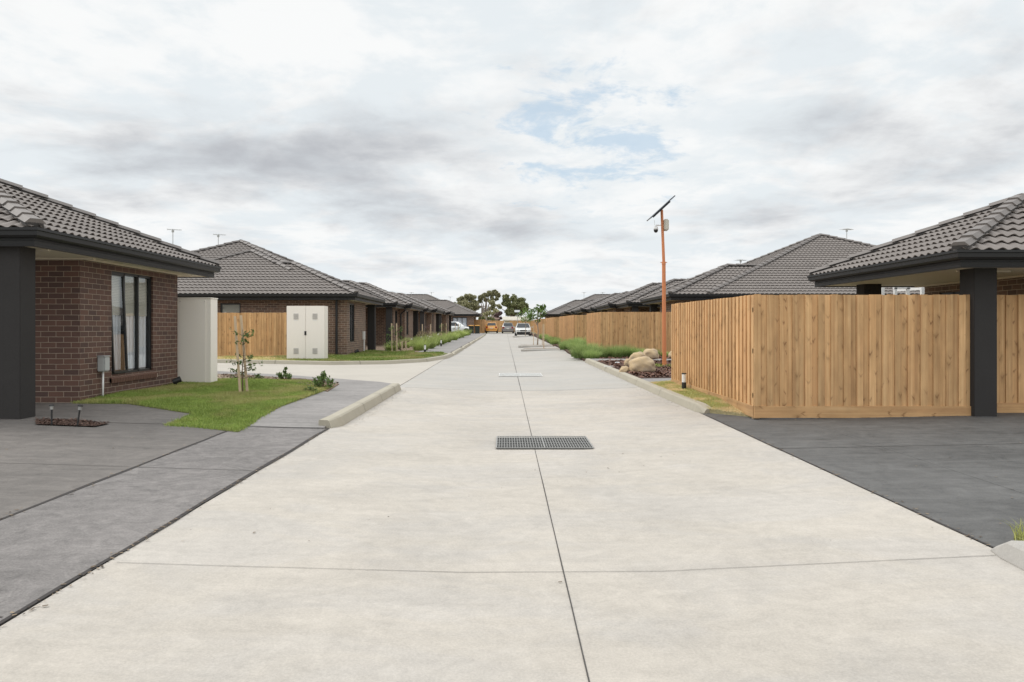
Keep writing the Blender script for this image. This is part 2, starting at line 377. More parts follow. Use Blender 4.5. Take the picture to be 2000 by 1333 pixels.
for yy in (29., 41.5, 54., 66., 79.): jnt([(-2.2, yy), (-.25, yy), (.95, yy), (2.9, yy)], .02, rz, name='expansion_joint', jit=.3)
jnt([(-2.373, -8), (-2.373, 10.25)], .034, lambda x, y: g(y)+.083, M['edge'], 'edge_gap', 1.0)
jnt([(-3.545, -8), (-3.545, 10.2)], .03, lambda x, y: lotl(x, y)-.001, M['edge'], 'edge_gap', .8)
jnt([(-3.5, 10.19), (-2.42, 10.19)], .035, lambda x, y: lotl(x, y)+.002, M['edge'], 'edge_gap', .6)
for x0, x1, yy in ((-3.5, -2.41, 3.66), (-3.5, -2.41, 7.3)): jnt([(x0, yy), (x1, yy)], .01, lotl, name='expansion_joint')
for yy in (3.6, 7.32): jnt([(-12, yy), (-6.8, yy), (-3.6, yy)], .008, lotl, name='expansion_joint')
# right driveway
lotr = lambda x, y: g(y)+.08+min(.07, max(0, x-3.07)*.02)
sheet('dark_driveway', [(3.085, 4.78), (16, 4.78), (16, 12.3), (3.2, 12.3), (3.085, 11.9)], lotr, M['drive_dark'], cuts_x=[6.57])
jnt([(3.08, 4.8), (3.08, 11.7)], .02, lambda x, y: g(y)+.081, M['edge'], 'edge_gap', .8)
jnt([(4.25, 4.8), (4.25, 10.9)], .006, lotr, simple('pale_cut', (.17, .165, .16), .9), 'expansion_joint')
jnt([(3.1, 8.6), (6.5, 8.62), (14, 8.65)], .012, lotr, M['edge'], 'expansion_joint')
# ---- side lane (left) with flare
lane_far = [(-40, 24.6), (-9.2, 24.6), (-5.6, 24.6), (-3.9, 25.7), (-2.85, 27.6), (-2.372, 30.5), (-2.372, 33)]
lane_near = [(-2.372, 16.4), (-2.7, 16.9), (-5.0, 18.6), (-8.0, 20.4), (-12, 20.9), (-40, 20.9)]
lanez = lambda x, y: g(y)+.086+min(.15, max(0, XL-x)*.018)
sheet('side_lane', lane_near[::-1]+[(-2.372, 33)]+lane_far[::-1][1:], lanez, M['lane'], cuts_x=[-10.7])
# ---- left footpath + lawn near
def footz(x, y): return g(y)+.10+.095*max(0, min(1, (y-10.2)/1.6))+max(0, -2.5-x)*.01
def lanez2(x, y): return footz(x, y)
lawn_edge = [gp(*p, .2) for p in [(188, 797), (382, 808), (328, 829), (345, 832), (400, 835), (465, 836), (478, 828), (505, 815), (560, 797), (610, 778), (650, 762), (655, 752), (640, 750)]]
path_poly = [(-2.42, 10.21), (-2.42, 16.4), (-2.75, 16.85), (-5.0, 18.5), (-8.0, 20.2), (-9.5, 20.5), (-9.5, 19.0), (-6.4, 18.6), (-4.2, 17.3), (-4.0, 16.2), (-4.4, 14.0), (-4.6, 12.0), (-4.2, 10.21)]
sheet('footpath', path_poly, footz, M['path'], cuts_y=[11.8, 13, 15])
lawnz = lambda x, y: footz(x, y)+.02+.01*math.sin(x*2.1)*math.sin(y*1.3)
L = [gp(*p, .17) for p in [(465, 836), (482, 826), (510, 813), (560, 795), (612, 776), (648, 762)]]
lawn_poly = [(-6.75, 11.9), (-5.9, 11.9), gp(382, 808, .19), gp(322, 831, .15), gp(395, 835, .14)]+L+[(-4.3, 16.6), (-5.6, 16.9), (-6.4, 16.6), (-6.75, 16.4)]
sheet('lawn_soil', lawn_poly, lawnz, M['lawnbase'], cuts_y=[10.6, 11.2, 11.8, 12.5, 13, 14, 15, 16], cuts_x=[-6, -5, -4], skirt=.05)
sheet('garden_soil', [gp(640, 764, .22), gp(662, 750, .22), (-4.35, 17.1), (-6.5, 18.5), (-9.5, 18.9), (-9.5, 17.2), (-6.0, 16.6), (-4.6, 16.2)], lambda x, y: footz(x, y)+.018, M['soil'], cuts_y=[16.6, 17.5, 18], skirt=.05)
sheet('gravel_bed', [(-12, 16.2), (-6.1, 16.2), (-6.1, 17.0), (-6.9, 18.4), (-12, 18.4)], lambda x, y: g(y)+.248, M['gravel'])
# dark path at the porch and mulch bed
sheet('porch_path', [(-14, 10.19), (-3.9, 10.19), (-3.9, 11.2), (-4.6, 12.3), (-14, 12.3)], lambda x, y: max(lotl(x, y)+.004, footz(x, y)+.004), M['drive'], cuts_x=[-4.5, -5.5, -6.8], cuts_y=[10.6, 11.2, 11.8])
mb_poly = [gp(70, 829, .2), gp(185, 830, .2), gp(214, 824, .2), gp(150, 819, .2), gp(70, 820, .2)]
sheet('mulch_bed', mb_poly, lambda x, y: max(lotl(x, y), footz(x, y))+.016, M['mulch'], skirt=0)
# ---- kerbs (extruded profile along a path)
def kerb(path, h=.14, kmat=None, w=.19, zb=lambda x, y: g(y)+.07, flip=1, taper=(0, 0), label=None, seg=2.4):
    P = [Vector(p) for p in path]; mb = MB()
    pts = []
    for a, b in zip(P[:-1], P[1:]):
        n = max(1, int((b-a).length/.8)); pts += [a+(b-a)*i/n for i in range(n)]
    pts.append(P[-1]); prof = [(0, -.05), (0.0, .015), (.035, h-.02), (.06, h), (w-.015, h), (w, h-.015), (w, -.05)]
    rows = []; acc = 0
    for i, p in enumerate(pts):
        d = (pts[min(i+1, len(pts)-1)]-pts[max(i-1, 0)]).normalized(); nn = Vector((-d.y, d.x))*flip
        k = 1.0
        if taper[0] and i == 0: k = taper[0]
        if taper[1] and i == len(pts)-1: k = taper[1]
        base = zb(p.x, p.y)
        rows.append([(p.x+nn.x*o, p.y+nn.y*o, base+(z if z < 0.02 else .015+(z-.015)*k)) for o, z in prof])
    n = len(prof); V = [q for r in rows for q in r]
    Fs = [(i*n+j, i*n+j+1, (i+1)*n+j+1, (i+1)*n+j) for i in range(len(rows)-1) for j in range(n-1)]
    Fs += [tuple(range(n)), tuple(range((len(rows)-1)*n+n-1, (len(rows)-1)*n-1, -1))]
    mb.add(V, Fs); o = mb.build('kerb', kmat or M['kerb'], bevel=0); o['kind'] = 'structure'
    # dark butt joints between pours, a hair proud
    jb = MB(); d_acc = 0
    for i in range(1, len(rows)-1):
        d_acc += (pts[i]-pts[i-1]).length
        if d_acc > seg:
            d_acc = 0; d = (pts[i+1]-pts[i-1]).normalized()*.006; r = rows[i]; nn = Vector((-d.y, d.x)).normalized()*flip
            A = [(q[0]-d.x-nn.x*.003, q[1]-d.y-nn.y*.003, q[2]+.003) for q in r[1:6]]; B = [(q[0]+d.x-nn.x*.003, q[1]+d.y-nn.y*.003, q[2]+.003) for q in r[1:6]]
            jb.add(A+B, [(j, j+1, 6+j, 5+j) for j in range(4)])
    if jb.f: jb.build('kerb_joint', M['joint'], fix=False)['kind'] = 'structure'
    return o
kerb([(-2.34, 10.28), (-2.24, 10.55), (-2.22, 13), (-2.2, 16.2)], .15, None, .2, flip=1, taper=(.75, 1), seg=1.5)
kerb([(-40, 24.55), (-9.2, 24.55), (-5.6, 24.55), (-3.9, 25.6), (-2.8, 27.5), (-2.3, 30.4), (-2.22, 33)], .13, None, .18, zb=lambda x, y: lanez(x, y)-.01, flip=1, seg=2.6)
for a, b in ((33.5, 41), (41.6, 50), (50.5, 60), (60.5, 70), (70.5, 79), (79.5, 88)):
    kerb([(-2.2, a), (-2.2, b)], .13, None, .18, flip=1, taper=(.5, .6), seg=4)
kerb([(3.12, 11.95), (3.04, 12.2), (3.0, 14), (2.97, 20), (2.9, 27.6), (2.95, 28.2)], .14, None, .19, flip=-1, taper=(.5, .8), seg=2.4)
kerb([(3.03, 4.76), (2.99, 4.6), (2.97, 4.2), (2.96, 2)], .12, M['road_far'], .34, flip=1, taper=(.3, 1), seg=2)
# right verge, paths, mulch
vz = lambda x, y: g(y)+.105+.095*max(0, min(1, (y-11.2)/1.6))+max(0, x-3.2)*.02
verge_poly = [(3.2, 12.0), (3.62, 11.5), (3.66, 11.3), (3.95, 11.3), (3.95, 17.1), (3.17, 16.6)]
sheet('verge_soil', verge_poly, vz, M['vergebase'], cuts_y=[11.6, 12.2, 12.8, 15], skirt=.2)
rpz = lambda x, y: g(y)+.205
sheet('footpath', [(3.17, 16.62), (12, 18.2), (12, 19.6), (3.15, 17.75)], rpz, M['path'])
sheet('mulch_bed', [(3.15, 17.78), (12, 19.63), (12, 25.9), (3.1, 25.9)], lambda x, y: g(y)+.215, M['mulch'])
sheet('footpath', [(3.1, 25.92), (12, 25.92), (12, 27.3), (3.1, 27.6)], rpz, M['path'])
sheet('mulch_bed', [(2.95, 27.62), (12, 27.32), (12, 31.4), (3.6, 31.4), (3.6, 112), (3.1, 112), (3.1, 40), (2.95, 36)], lambda x, y: g(y)+.16, M['mulch'], cuts_y=[60, 90])
sheet('verge_soil', [(3.2, -8), (16, -8), (16, 4.775), (3.09, 4.775), (3.2, 4.4)], lambda x, y: g(y)+.098, M['vergebase'])
# left strip beyond the lane
sheet('footpath', [(-3.9, 32), (-2.4, 32.4), (-2.4, 92), (-3.9, 92)], lambda x, y: g(y)+.20, M['path'], cuts_y=[60])
sheet('lawn_soil', [(-7.0, 25.3), (-5.7, 24.77), (-4.1, 25.75), (-3.0, 27.6), (-2.5, 30.5), (-2.42, 32.3), (-3.92, 32.0), (-4.0, 33.8), (-5.3, 34.3), (-9.0, 34.3), (-9.0, 27.5)], lambda x, y: g(y)+.225, M['lawnbase'])
sheet('dry_strip', [(-30, 24.75), (-7.0, 24.77), (-7.0, 29.4), (-30, 29.4)], lambda x, y: g(y)+.225, M['vergebase'])
sheet('garden_soil', [(-12, 34.31), (-3.92, 34.31), (-3.92, 88), (-12, 88)], lambda x, y: g(y)+.19, M['soil'], cuts_y=[60])
sheet('driveway', [(-20, 88.02), (-2.4, 88.02), (-2.4, 99.3), (-20, 99.3)], lambda x, y: g(y)+.15, M['path'])
# stepping slabs by the lane lawn
for (a, b, c, d) in ((-6.2, -5.2, 33.6, 34.1), (-4.9, -4.1, 33.5, 34.0)):
    mb = MB(); mb.box(a, b, c, d, g(34)+.2, g(34)+.26); tag(mb.build('paving_slab', M['path'], bevel=.01), kind='structure')
# tree islands in the parking strip
for (Y0, x0) in ((40.0, .86), (46.2, .82), (78.8, .82)):
    kerb([(2.9, Y0), (x0+.25, Y0), (x0, Y0+.25), (x0, Y0+.75), (x0+.25, Y0+1.0), (2.9, Y0+1.0)], .075, M['road_far'], .15, flip=-1, seg=9)
    sheet('tree_island', [(x0+.15, Y0+.2), (3.1, Y0+.15), (3.1, Y0+.85), (x0+.15, Y0+.8)], lambda x, y: g(y)+.14, M['soil'] if Y0 < 50 else M['path'])
# ------------------------------------------------------------------ roofs
class Acc:
    def __init__(s): s.V = []; s.F = []; s.n = 0
    def add(s, V, Fs):
        s.V.append(np.asarray(V, float)); s.F += [tuple(k+s.n for k in f) for f in Fs]; s.n += len(V)
def tile_slope(acc, c0, c1, z, w, t, clips, smp, row=.32, per=.185):
    c0 = np.array(c0, float); c1 = np.array(c1, float); L_ = np.linalg.norm(c1-c0); u = (c1-c0)/L_; inw = np.array([-u[1], u[0]])
    ph = math.atan(t); cp, sp = math.cos(ph), math.sin(ph); vl = w/cp
    v3 = np.array([inw[0]*cp, inw[1]*cp, sp]); n3 = np.array([-inw[0]*sp, -inw[1]*sp, cp]); u3 = np.array([u[0], u[1], 0]); o3 = np.array([c0[0], c0[1], z])
    nc = int(L_/per*smp)+2; us = np.linspace(0, L_, nc)
    wave = np.maximum(0, np.cos(us/per*2*math.pi)*.5+.5)**.85
    rows = int(math.ceil(vl/row)); V = []; Fs = []; base = 0
    for k in range(rows):
        a = -.05 if k == 0 else k*row-.035
        b = min((k+1)*row+.05, vl)
        if b <= a: continue
        nf = .036+.038*wave; nb = .006+.024*wave
        A = o3+np.outer(us, u3)+a*v3+np.outer(nf, n3); B = o3+np.outer(us, u3)+b*v3+np.outer(nb, n3)
        l0 = o3+np.outer(us, u3)+a*v3+np.outer(nf, n3); l1 = o3+np.outer(us, u3)+(a+.004)*v3+np.outer(nf-.016, n3)
        V += [A, B, l0, l1]
        for i in range(nc-1):
            Fs.append((base+i, base+i+1, base+nc+i+1, base+nc+i)); Fs.append((base+2*nc+i+1, base+2*nc+i, base+3*nc+i, base+3*nc+i+1))
        base += 4*nc
    # under-deck so nothing shows through the laps
    V = np.concatenate(V)
    D = np.array([o3-.002*n3, o3+L_*u3-.002*n3, o3+L_*u3+vl*v3-.002*n3, o3+vl*v3-.002*n3]); V = np.concatenate([V, D]); Fs.append((base, base+1, base+2, base+3))
    me = bpy.data.meshes.new('t'); me.from_pydata(V.tolist(), [], Fs); bm = bmesh.new(); bm.from_mesh(me); bpy.data.meshes.remove(me)
    pl = [((c0[0], c0[1], 0), (inw[0]-u[0], inw[1]-u[1], 0)), ((c1[0], c1[1], 0), (inw[0]+u[0], inw[1]+u[1], 0))]+list(clips)
    for co, no in pl: bmesh.ops.bisect_plane(bm, geom=bm.verts[:]+bm.edges[:]+bm.faces[:], plane_co=co, plane_no=no, clear_outer=True)
    bm.verts.index_update()
    acc.add([v.co[:] for v in bm.verts] or np.zeros((0, 3)), [tuple(v.index for v in f.verts) for f in bm.faces]); bm.free()
def caps(mb, bed, a, b, clips=(), step=.40):
    a = Vector(a); b = Vector(b); d = b-a; n = max(1, int(d.length/step)); d.normalize(); s = d.cross(Vector((0, 0, 1))).normalized(); up = s.cross(d).normalized()
    st = (b-a).length/n
    for i in range(n):
        p = a+d*st*i; q = a+d*(st*(i+1)+.05); m = (p+q)/2
        if any((m-Vector(co)).dot(Vector(no)) > 0 for co, no in clips): continue
        prof = [(-.122, .045), (-.065, .108), (.065, .108), (.122, .045)]
        h0, h1 = .03, .0
        j = random.uniform(-.006, .006)
        P = [p+s*(x*1.04)+up*(y+h0+j) for x, y in prof]+[q+s*x*.96+up*(y+h1+j) for x, y in prof]
        mb.add(P, [(0, 1, 5, 4), (1, 2, 6, 5), (2, 3, 7, 6), (3, 2, 1, 0)])
        B = [p+s*x+up*y for x, y in ((-.108, .02), (-.09, .085), (.09, .085), (.108, .02))]; B2 = [q+s*x+up*y for x, y in ((-.108, .02), (-.09, .085), (.09, .085), (.108, .02))]
        bed.add(B+B2, [(0, 1, 5, 4), (2, 3, 7, 6), (3, 2, 1, 0)])
def hip_roof(house, blocks, z, t=.43, smp=6, gutters=True, soff=None, skipfar=True):
    """blocks: (x0,x1,y0,y1,clips). Tiled hip roofs sharing one eave height."""
    acc = Acc(); cm = MB(); bm_ = MB(); gm = MB(); sm = MB()
    for bi, blk in enumerate(blocks):
        x0, x1, y0, y1 = blk[:4]; clips = blk[4] if len(blk) > 4 else []; w = min(x1-x0, y1-y0)/2
        C = [(x0, y0), (x1, y0), (x1, y1), (x0, y1)]
        for i in range(4):
            tile_slope(acc, C[i], C[(i+1) % 4], z+.004*bi, w, t, clips, smp if i != 2 else 2)
        za = z+w*t
        if x1-x0 >= y1-y0: A1, A2 = (x0+w, (y0+y1)/2, za), (x1-w, (y0+y1)/2, za); hips = [(C[0], A1), (C[3], A1), (C[1], A2), (C[2], A2)]
        else: A1, A2 = ((x0+x1)/2, y0+w, za), ((x0+x1)/2, y1-w, za); hips = [(C[0], A1), (C[1], A1), (C[3], A2), (C[2], A2)]
        cc = list(clips)+(list(blk[5]) if len(blk) > 5 else [])
        for c, A in hips: caps(cm, bm_, (c[0], c[1], z), A, cc)
        if (Vector(A1)-Vector(A2)).length > .3: caps(cm, bm_, A1, A2, cc)
        prof = [(-.07, -.005), (-.07, -.225), (-.035, -.225), (-.03, -.2), (-.035, -.19), (-.03, -.15), (-.035, -.14), (-.035, -.115), (.03, -.11), (.06, -.085), (.065, -.03), (.08, -.02), (.08, .015), (.065, .015), (.06, -.01)]
        if gutters and not clips:
            n = len(prof); P = []
            for o, zz in prof:
                P += [(x0-o, y0-o, z+zz+bi*.0015), (x1+o, y0-o, z+zz+bi*.0015), (x1+o, y1+o, z+zz+bi*.0015), (x0-o, y1+o, z+zz+bi*.0015)]
            gm.add(P, [(k*4+i, k*4+(i+1) % 4, (k+1)*4+(i+1) % 4, (k+1)*4+i) for k in range(n-1) for i in range(4)])
        zs = z-.205-bi*.003; e = .06
        if not clips: sm.quad((x0+e, y0+e, zs), (x0+e, y1-e, zs), (x1-e, y1-e, zs), (x1-e, y0+e, zs))
    V = np.concatenate(acc.V); o0 = org(house)
    me = bpy.data.meshes.new('roof'); me.from_pydata((V-np.array(o0)).tolist(), [], acc.F); me.materials.append(M['tile'])
    me.polygons.foreach_set('use_smooth', [True]*len(me.polygons))
    ro = bpy.data.objects.new('roof', me); COL.objects.link(ro); ro.parent = house
    cm.build('ridge_cap', M['cap'], ro, fix=False); bm_.build('ridge_bedding', M['bed'], ro, fix=False)
    if gm.f: gm.build('gutter', M['gutter'], house, fix=True)
    if sm.f: sm.build('soffit', M['soffit'], house, fix=False)
    return ro
# ------------------------------------------------------------------ walls and windows
def wall(mb, p0, p1, z0, z1, ops=(), rev=.075, u0=0.0):
    p0 = Vector(p0); p1 = Vector(p1); L_ = (p1-p0).length; d = (p1-p0)/L_; n = Vector((d.y, -d.x))
    S = sorted({0, L_, *[o[0] for o in ops], *[o[1] for o in ops]}); Z = sorted({z0, z1, *[o[2] for o in ops], *[o[3] for o in ops]})
    P = lambda s, z, k=0: (p0.x+d.x*s-n.x*k, p0.y+d.y*s-n.y*k, z)
    for a, b in zip(S[:-1], S[1:]):
        for c, e in zip(Z[:-1], Z[1:]):
            if any(o[0] <= a and b <= o[1] and o[2] <= c and e <= o[3] for o in ops): continue
            mb.quad(P(a, c), P(b, c), P(b, e), P(a, e), [(a+u0, c), (b+u0, c), (b+u0, e), (a+u0, e)])
    for s0, s1, za, zb in ops:
        mb.quad(P(s0, za), P(s0, zb), P(s0, zb, rev), P(s0, za, rev), [(0, za), (0, zb), (rev, zb), (rev, za)])
        mb.quad(P(s1, za, rev), P(s1, zb, rev), P(s1, zb), P(s1, za), [(0, za), (0, zb), (rev, zb), (rev, za)])
        mb.quad(P(s0, zb), P(s1, zb), P(s1, zb, rev), P(s0, zb, rev), [(s0, 0), (s1, 0), (s1, rev), (s0, rev)])
        mb.quad(P(s0, za, rev), P(s1, za, rev), P(s1, za), P(s0, za), [(s0, 0), (s1, 0), (s1, rev), (s0, rev)])
def window(house, p0, p1, s0, s1, za, zb, n=2, style='curtain', rev=.075, fw=.045, awning=None):
    p0 = Vector(p0); p1 = Vector(p1); d = (p1-p0).normalized(); nn = Vector((d.y, -d.x))
    P = lambda s, z, k: Vector((p0.x+d.x*s-nn.x*k, p0.y+d.y*s-nn.y*k, z))
    fm = MB(); k = rev-.02
    def fb(a, b, w=fw): fm.bar(a, b, w, .06, up=tuple(nn.to_3d()) if abs((b-a).z) > .01 else (0, 0, 1))
    def rail(sa, za_, sb, zb_):
        a = P(sa, za_, k); b = P(sb, zb_, k)
        if abs(zb_-za_) > .01: fm.bar(a, b, .06 if abs(d.x) < .5 else fw, fw if abs(d.x) < .5 else .06, up=(1, 0, 0) if abs(d.x) > .5 else (0, 1, 0))
        else: fm.bar(a, b, .06, fw, up=(0, 0, 1))
    h = fw/2
    rail(s0, za+h, s1, za+h); rail(s0, zb-h, s1, zb-h)
    xs = [s0+h]+[s0+(s1-s0)*i/n for i in range(1, n)]+[s1-h]
    for x in xs: rail(x, za, x, zb)
    w = fm.build('window', M['black'], house)
    for i in range(n):
        if awning == i: continue
        pm = MB(); a, b = xs[i]+h, xs[i+1]-h; pm.quad(P(a, za+fw, k+.01), P(b, za+fw, k+.01), P(b, zb-fw, k+.01), P(a, zb-fw, k+.01)); pm.build('pane', M['glass'], w, fix=False)
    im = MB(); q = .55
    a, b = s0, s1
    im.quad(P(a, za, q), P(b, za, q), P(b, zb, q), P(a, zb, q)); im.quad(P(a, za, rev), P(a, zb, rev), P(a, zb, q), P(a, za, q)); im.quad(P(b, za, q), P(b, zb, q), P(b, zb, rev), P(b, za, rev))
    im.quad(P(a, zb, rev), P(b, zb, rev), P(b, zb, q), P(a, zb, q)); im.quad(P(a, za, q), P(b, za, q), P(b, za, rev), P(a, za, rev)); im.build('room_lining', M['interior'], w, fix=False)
    if style in ('curtain', 'both'):
        cm = MB(); m_ = int((s1-s0)/.02); zt = zb-.05 if style == 'curtain' else zb-(zb-za)*.38
        pts = [(s0+.02+(s1-s0-.04)*i/m_, rev+.05+.02*math.sin(i*.75)+.01*math.sin(i*.31+1)) for i in range(m_+1)]
        cm.add([P(s, za+.06, kk) for s, kk in pts]+[P(s, zt+.1, kk) for s, kk in pts], [(i, i+1, m_+2+i, m_+1+i) for i in range(m_)]); cm.build('curtain', M['curtain'], w, smooth=True, fix=False)
    if style in ('blind', 'both'):
        bl = MB(); zt = zb-(zb-za)*(.38 if style == 'both' else .97)
        nb = 1+int((zb-zt)/.028)
        for i in range(nb):
            z = zb-.05-i*.028; bl.quad(P(s0+.03, z-.026, rev+.018), P(s1-.03, z-.026, rev+.018), P(s1-.03, z, rev+.026), P(s0+.03, z, rev+.026))
        bl.build('blind', M['blind'], w, fix=False)
    return w
def pillar(house, x0, x1, y0, y1, z0, z1):
    mb = MB(); mb.box(x0, x1, y0, y1, z0, z1); return mb.build('porch_pillar', M['render'], house, bevel=.006)
def antenna(house, x, y, z0, h=1.0, rz_=0.4):
    mb = MB(); mb.tube([(x, y, z0), (x, y, z0+h)], .018, n=6); c, s = math.cos(rz_), math.sin(rz_)
    a = Vector((x-c*.25, y-s*.25, z0+h-.03)); b = Vector((x+c*.38, y+s*.38, z0+h-.03)); mb.tube([a, b], .014, n=5)
    for i in range(9):
        p = a+(b-a)*i/8; L_ = .3-.02*i; mb.tube([p+Vector((-s*L_, c*L_, 0)), p-Vector((-s*L_, c*L_, 0))], .006, n=4)
    mb.box(x-.05, x+.05, y-.03, y+.03, z0+h-.16, z0+h-.06)
    return mb.build('tv_antenna', M['galv'], house)
def downpipe(house, x, y, z0, z1, kick=None):
    mb = MB(); pts = [(x, y, z0), (x, y, z1)] if not kick else [(x, y, z0), (x, y, z1-.35), (kick[0], kick[1], z1-.12), (kick[0], kick[1], z1+.02)]
    mb.tube(pts, .045, n=8); return mb.build('downpipe', M['gutter'], house)
# ---- near left house
h1 = thing('brick_house', 'near red brown brick house with charcoal corner pillar on the left beside the lawn', 'house', (-9.5, 13.2, g(12)+.1))
ze = 2.82
wm = MB(); XW = -6.68; YA, YB = 12.0, 15.57; zf0 = .1
wo = (12.96-YA, 14.49-YA, .72, 2.49)
wall(wm, (-16, YA), (XW, YA), zf0, ze-.19, u0=.06)
wall(wm, (XW, YA), (XW, YB), zf0, ze-.19, [wo], .085, u0=.12)
wall(wm, (XW, YB), (-16, YB), zf0, ze-.19)
wm.build('wall', M['brick_red'], h1, fix=False)
hip_roof(h1, [(-20.5, -6.2, 10.07, 16.4)], ze, t=.44, smp=10)
pillar(h1, -6.84, -6.5, 10.23, 10.57, .12, ze-.2)
w1 = window(h1, (XW, YA), (XW, YB), *wo, n=3, style='both', rev=.085, awning=0, fw=.038)
# opened awning sash, hinged at its head and pushed out at the bottom
sm = MB(); pm = MB(); y0, y1 = 12.99, 13.45; zt, zb_ = 2.44, .76; ang = R(2.6)
def sp(y, z, k=0): dz = zt-z; return (XW-.06+math.sin(ang)*dz+k*math.cos(ang), y, zt-math.cos(ang)*dz)
for a, b in (((y0, zt), (y0, zb_)), ((y1, zt), (y1, zb_)), ((y0, zb_), (y1, zb_)), ((y0, zt), (y1, zt))): sm.bar(sp(*a), sp(*b), .036, .036)
so = sm.build('awning_sash', M['black'], w1); pm.quad(sp(y0, zb_), sp(y1, zb_), sp(y1, zt), sp(y0, zt)); pm.build('pane', M['glass'], w1, fix=False)
sl = MB(); ny = 18
for i in range(ny):
    a = 12.9+i*(1.72/ny)*.98; sl.add([(XW-.02, a, .60), (XW+.035, a, .58), (XW+.045, a, .66), (XW-.08, a, .735), (XW-.02, a+.083, .60), (XW+.035, a+.083, .58), (XW+.045, a+.083, .66), (XW-.08, a+.083, .735)], [(0, 1, 2, 3), (7, 6, 5, 4), (0, 4, 5, 1), (1, 5, 6, 2), (2, 6, 7, 3), (3, 7, 4, 0)])
sl.build('window_sill', M['sill'], w1)
so = MB(); so.box(XW-.06, XW+.028, 12.9, 14.63, .585, .655); so.build('sill_mortar', simple('pale_mortar', (.38, .31, .24), .9), w1)
mbx = MB(); mbx.box(XW, XW+.11, 12.5, 12.68, .80, 1.05); mx = mbx.build('meter_box', M['meter'], h1, bevel=.012)
ml = MB(); ml.box(XW+.11, XW+.122, 12.515, 12.665, .815, 1.03); ml.box(XW, XW+.125, 12.49, 12.69, 1.045, 1.06); ml.build('cover', M['meter'], mx, bevel=.004)
cd = MB(); cd.tube([(XW+.05, 12.59, .80), (XW+.05, 12.585, .55), (XW+.035, 12.6, .2)], .016, n=8); cd.build('conduit', M['white'], h1, smooth=True)
tr_ = MB(); tr_.box(-16, -6.42, 11.9, 11.97, ze-.235, ze-.207); tr_.box(-6.62, -6.57, 11.97, 15.9, ze-.235, ze-.207); tr_.box(-7.0, -6.35, 10.6, 10.66, ze-.235, ze-.207); tr_.build('soffit_trim', M['soffit'], h1)
# ---- generic street units
def unit(s, xe, a, b, label, first, depth=14, extra=(), smp=5, zoff=2.60, mat='brick', win=True, post=None, ant=None, cclip=(), sops=None, nops=()):
    zb = g(a)+.12; z = g(a)+zoff; root = thing('brick_house', label, 'house', (xe+s*3, (a+b)/2, zb))
    X = lambda k: xe+s*k
    lo, hi = sorted((X(0), X(depth)))
    ro = hip_roof(root, [(lo, hi, a, b, [], cclip)]+list(extra), z, smp=smp)
    wm = MB(); top = z-.19; rx = X(.45); bx = X(depth-1)
    if first == 'porch': ya, yb, py = a+1.9, b-.45, a+.2
    else: ya, yb, py = a+.45, b-2.2, b-.75
    def W(p, q, ops=()):
        if s < 0: wall(wm, p, q, zb-.2, top, ops)
        else: wall(wm, q, p, zb-.2, top, [( (Vector(q)-Vector(p)).length-o[1], (Vector(q)-Vector(p)).length-o[0], o[2], o[3]) for o in ops])
    # camera-facing wall, street wall, far wall (counter-clockwise for the left row)
    ops = []; L_ = yb-ya
    if sops: ops = sops
    elif win: ops = [(.75, 1.75, zb+.62, zb+2.15)]
    W((bx, ya), (rx, ya), nops); W((rx, ya), (rx, yb), ops)
    for o in nops: window(root, (bx, ya), (rx, ya), *o, n=1, style='blind')
    W((rx, yb), (bx, yb))
    if first == 'porch': W((X(2.2), a+.9), (X(2.2), ya-.001)); 
    wm.build('wall', M[mat], root, fix=False)
    for o in ops:
        p, q = ((rx, ya), (rx, yb)) if s < 0 else ((rx, yb), (rx, ya))
        s0, s1 = (o[0], o[1]) if s < 0 else (L_-o[1], L_-o[0])
        window(root, p, q, s0, s1, o[2], o[3], n=2, style='curtain' if random.random() < .5 else 'blind')
    pillar(root, *sorted((X(.3), X(.63))), py, py+.34, zb-.15, z-.2)
    if post: pillar(root, *sorted((X(post), X(post+.33))), py, py+.34, zb-.15, z-.2)
    if ant:
        for (ax, ay, az, hh) in ant: antenna(root, ax, ay, az, hh)
    return root, z, zb
def E(x, sgn): return [((x, 0, 0), (sgn, 0, 0))]
# left row
l2, zz, zb = unit(-1, -5.7, 29.2, 35.9, 'brown brick house behind the twin door cabinet on the lane corner', 'room', 20,
    [(-19.5, -6.1, 30.3, 43.7, E(-8.8, 1)), (-16.3, -6.4, 29.25, 39.15, E(-8.8, 1))], smp=6, cclip=E(-9.7, -1), sops=[(.62, 1.58, .98, 2.52)], nops=[(13.64, 14.43, 1.75, 2.5)], ant=[(-16.1, 37.0, 4.6, 1.75), (-15.4, 41.0, 5.0, 1.6)])
mb = MB(); dd = (-5.7-.45)
# L2 street window, small bathroom window, downpipe and services
downpipe(l2, -6.52, 29.55, .3, 2.7)
cdm = MB(); cdm.box(-6.15, -6.06, 33.0, 33.12, 1.05, 1.4); cdm.tube([(-6.1, 33.06, .35), (-6.1, 33.06, 1.05)], .025, n=6); cdm.build('meter_box', M['white'], l2)
l2ext = MB()
wall(l2ext, (-25, 29.66), (-19, 29.66), .2, 2.65); l2ext.build('wall', M['brick'], l2, fix=False)
l3, *_ = unit(-1, -6.1, 42.9, 49.4, 'first brown brick house past the lane corner house, porch pillar facing the camera', 'porch', 16)
downpipe(l3, -6.3, 46.2, .5, 2.75, kick=(-6.0, 46.0))
l4, *_ = unit(-1, -5.7, 46.5, 53.3, 'second brick house past the lane corner house, joined to the far side of the first', 'room', 16)
l5, *_ = unit(-1, -6.1, 60.2, 66.7, 'third brick house past the lane corner house along the left row', 'porch', 16, smp=4)
l6, *_ = unit(-1, -5.7, 63.6, 70.3, 'fourth brick house past the lane corner house, joined to the far side of the third', 'room', 16, smp=4)
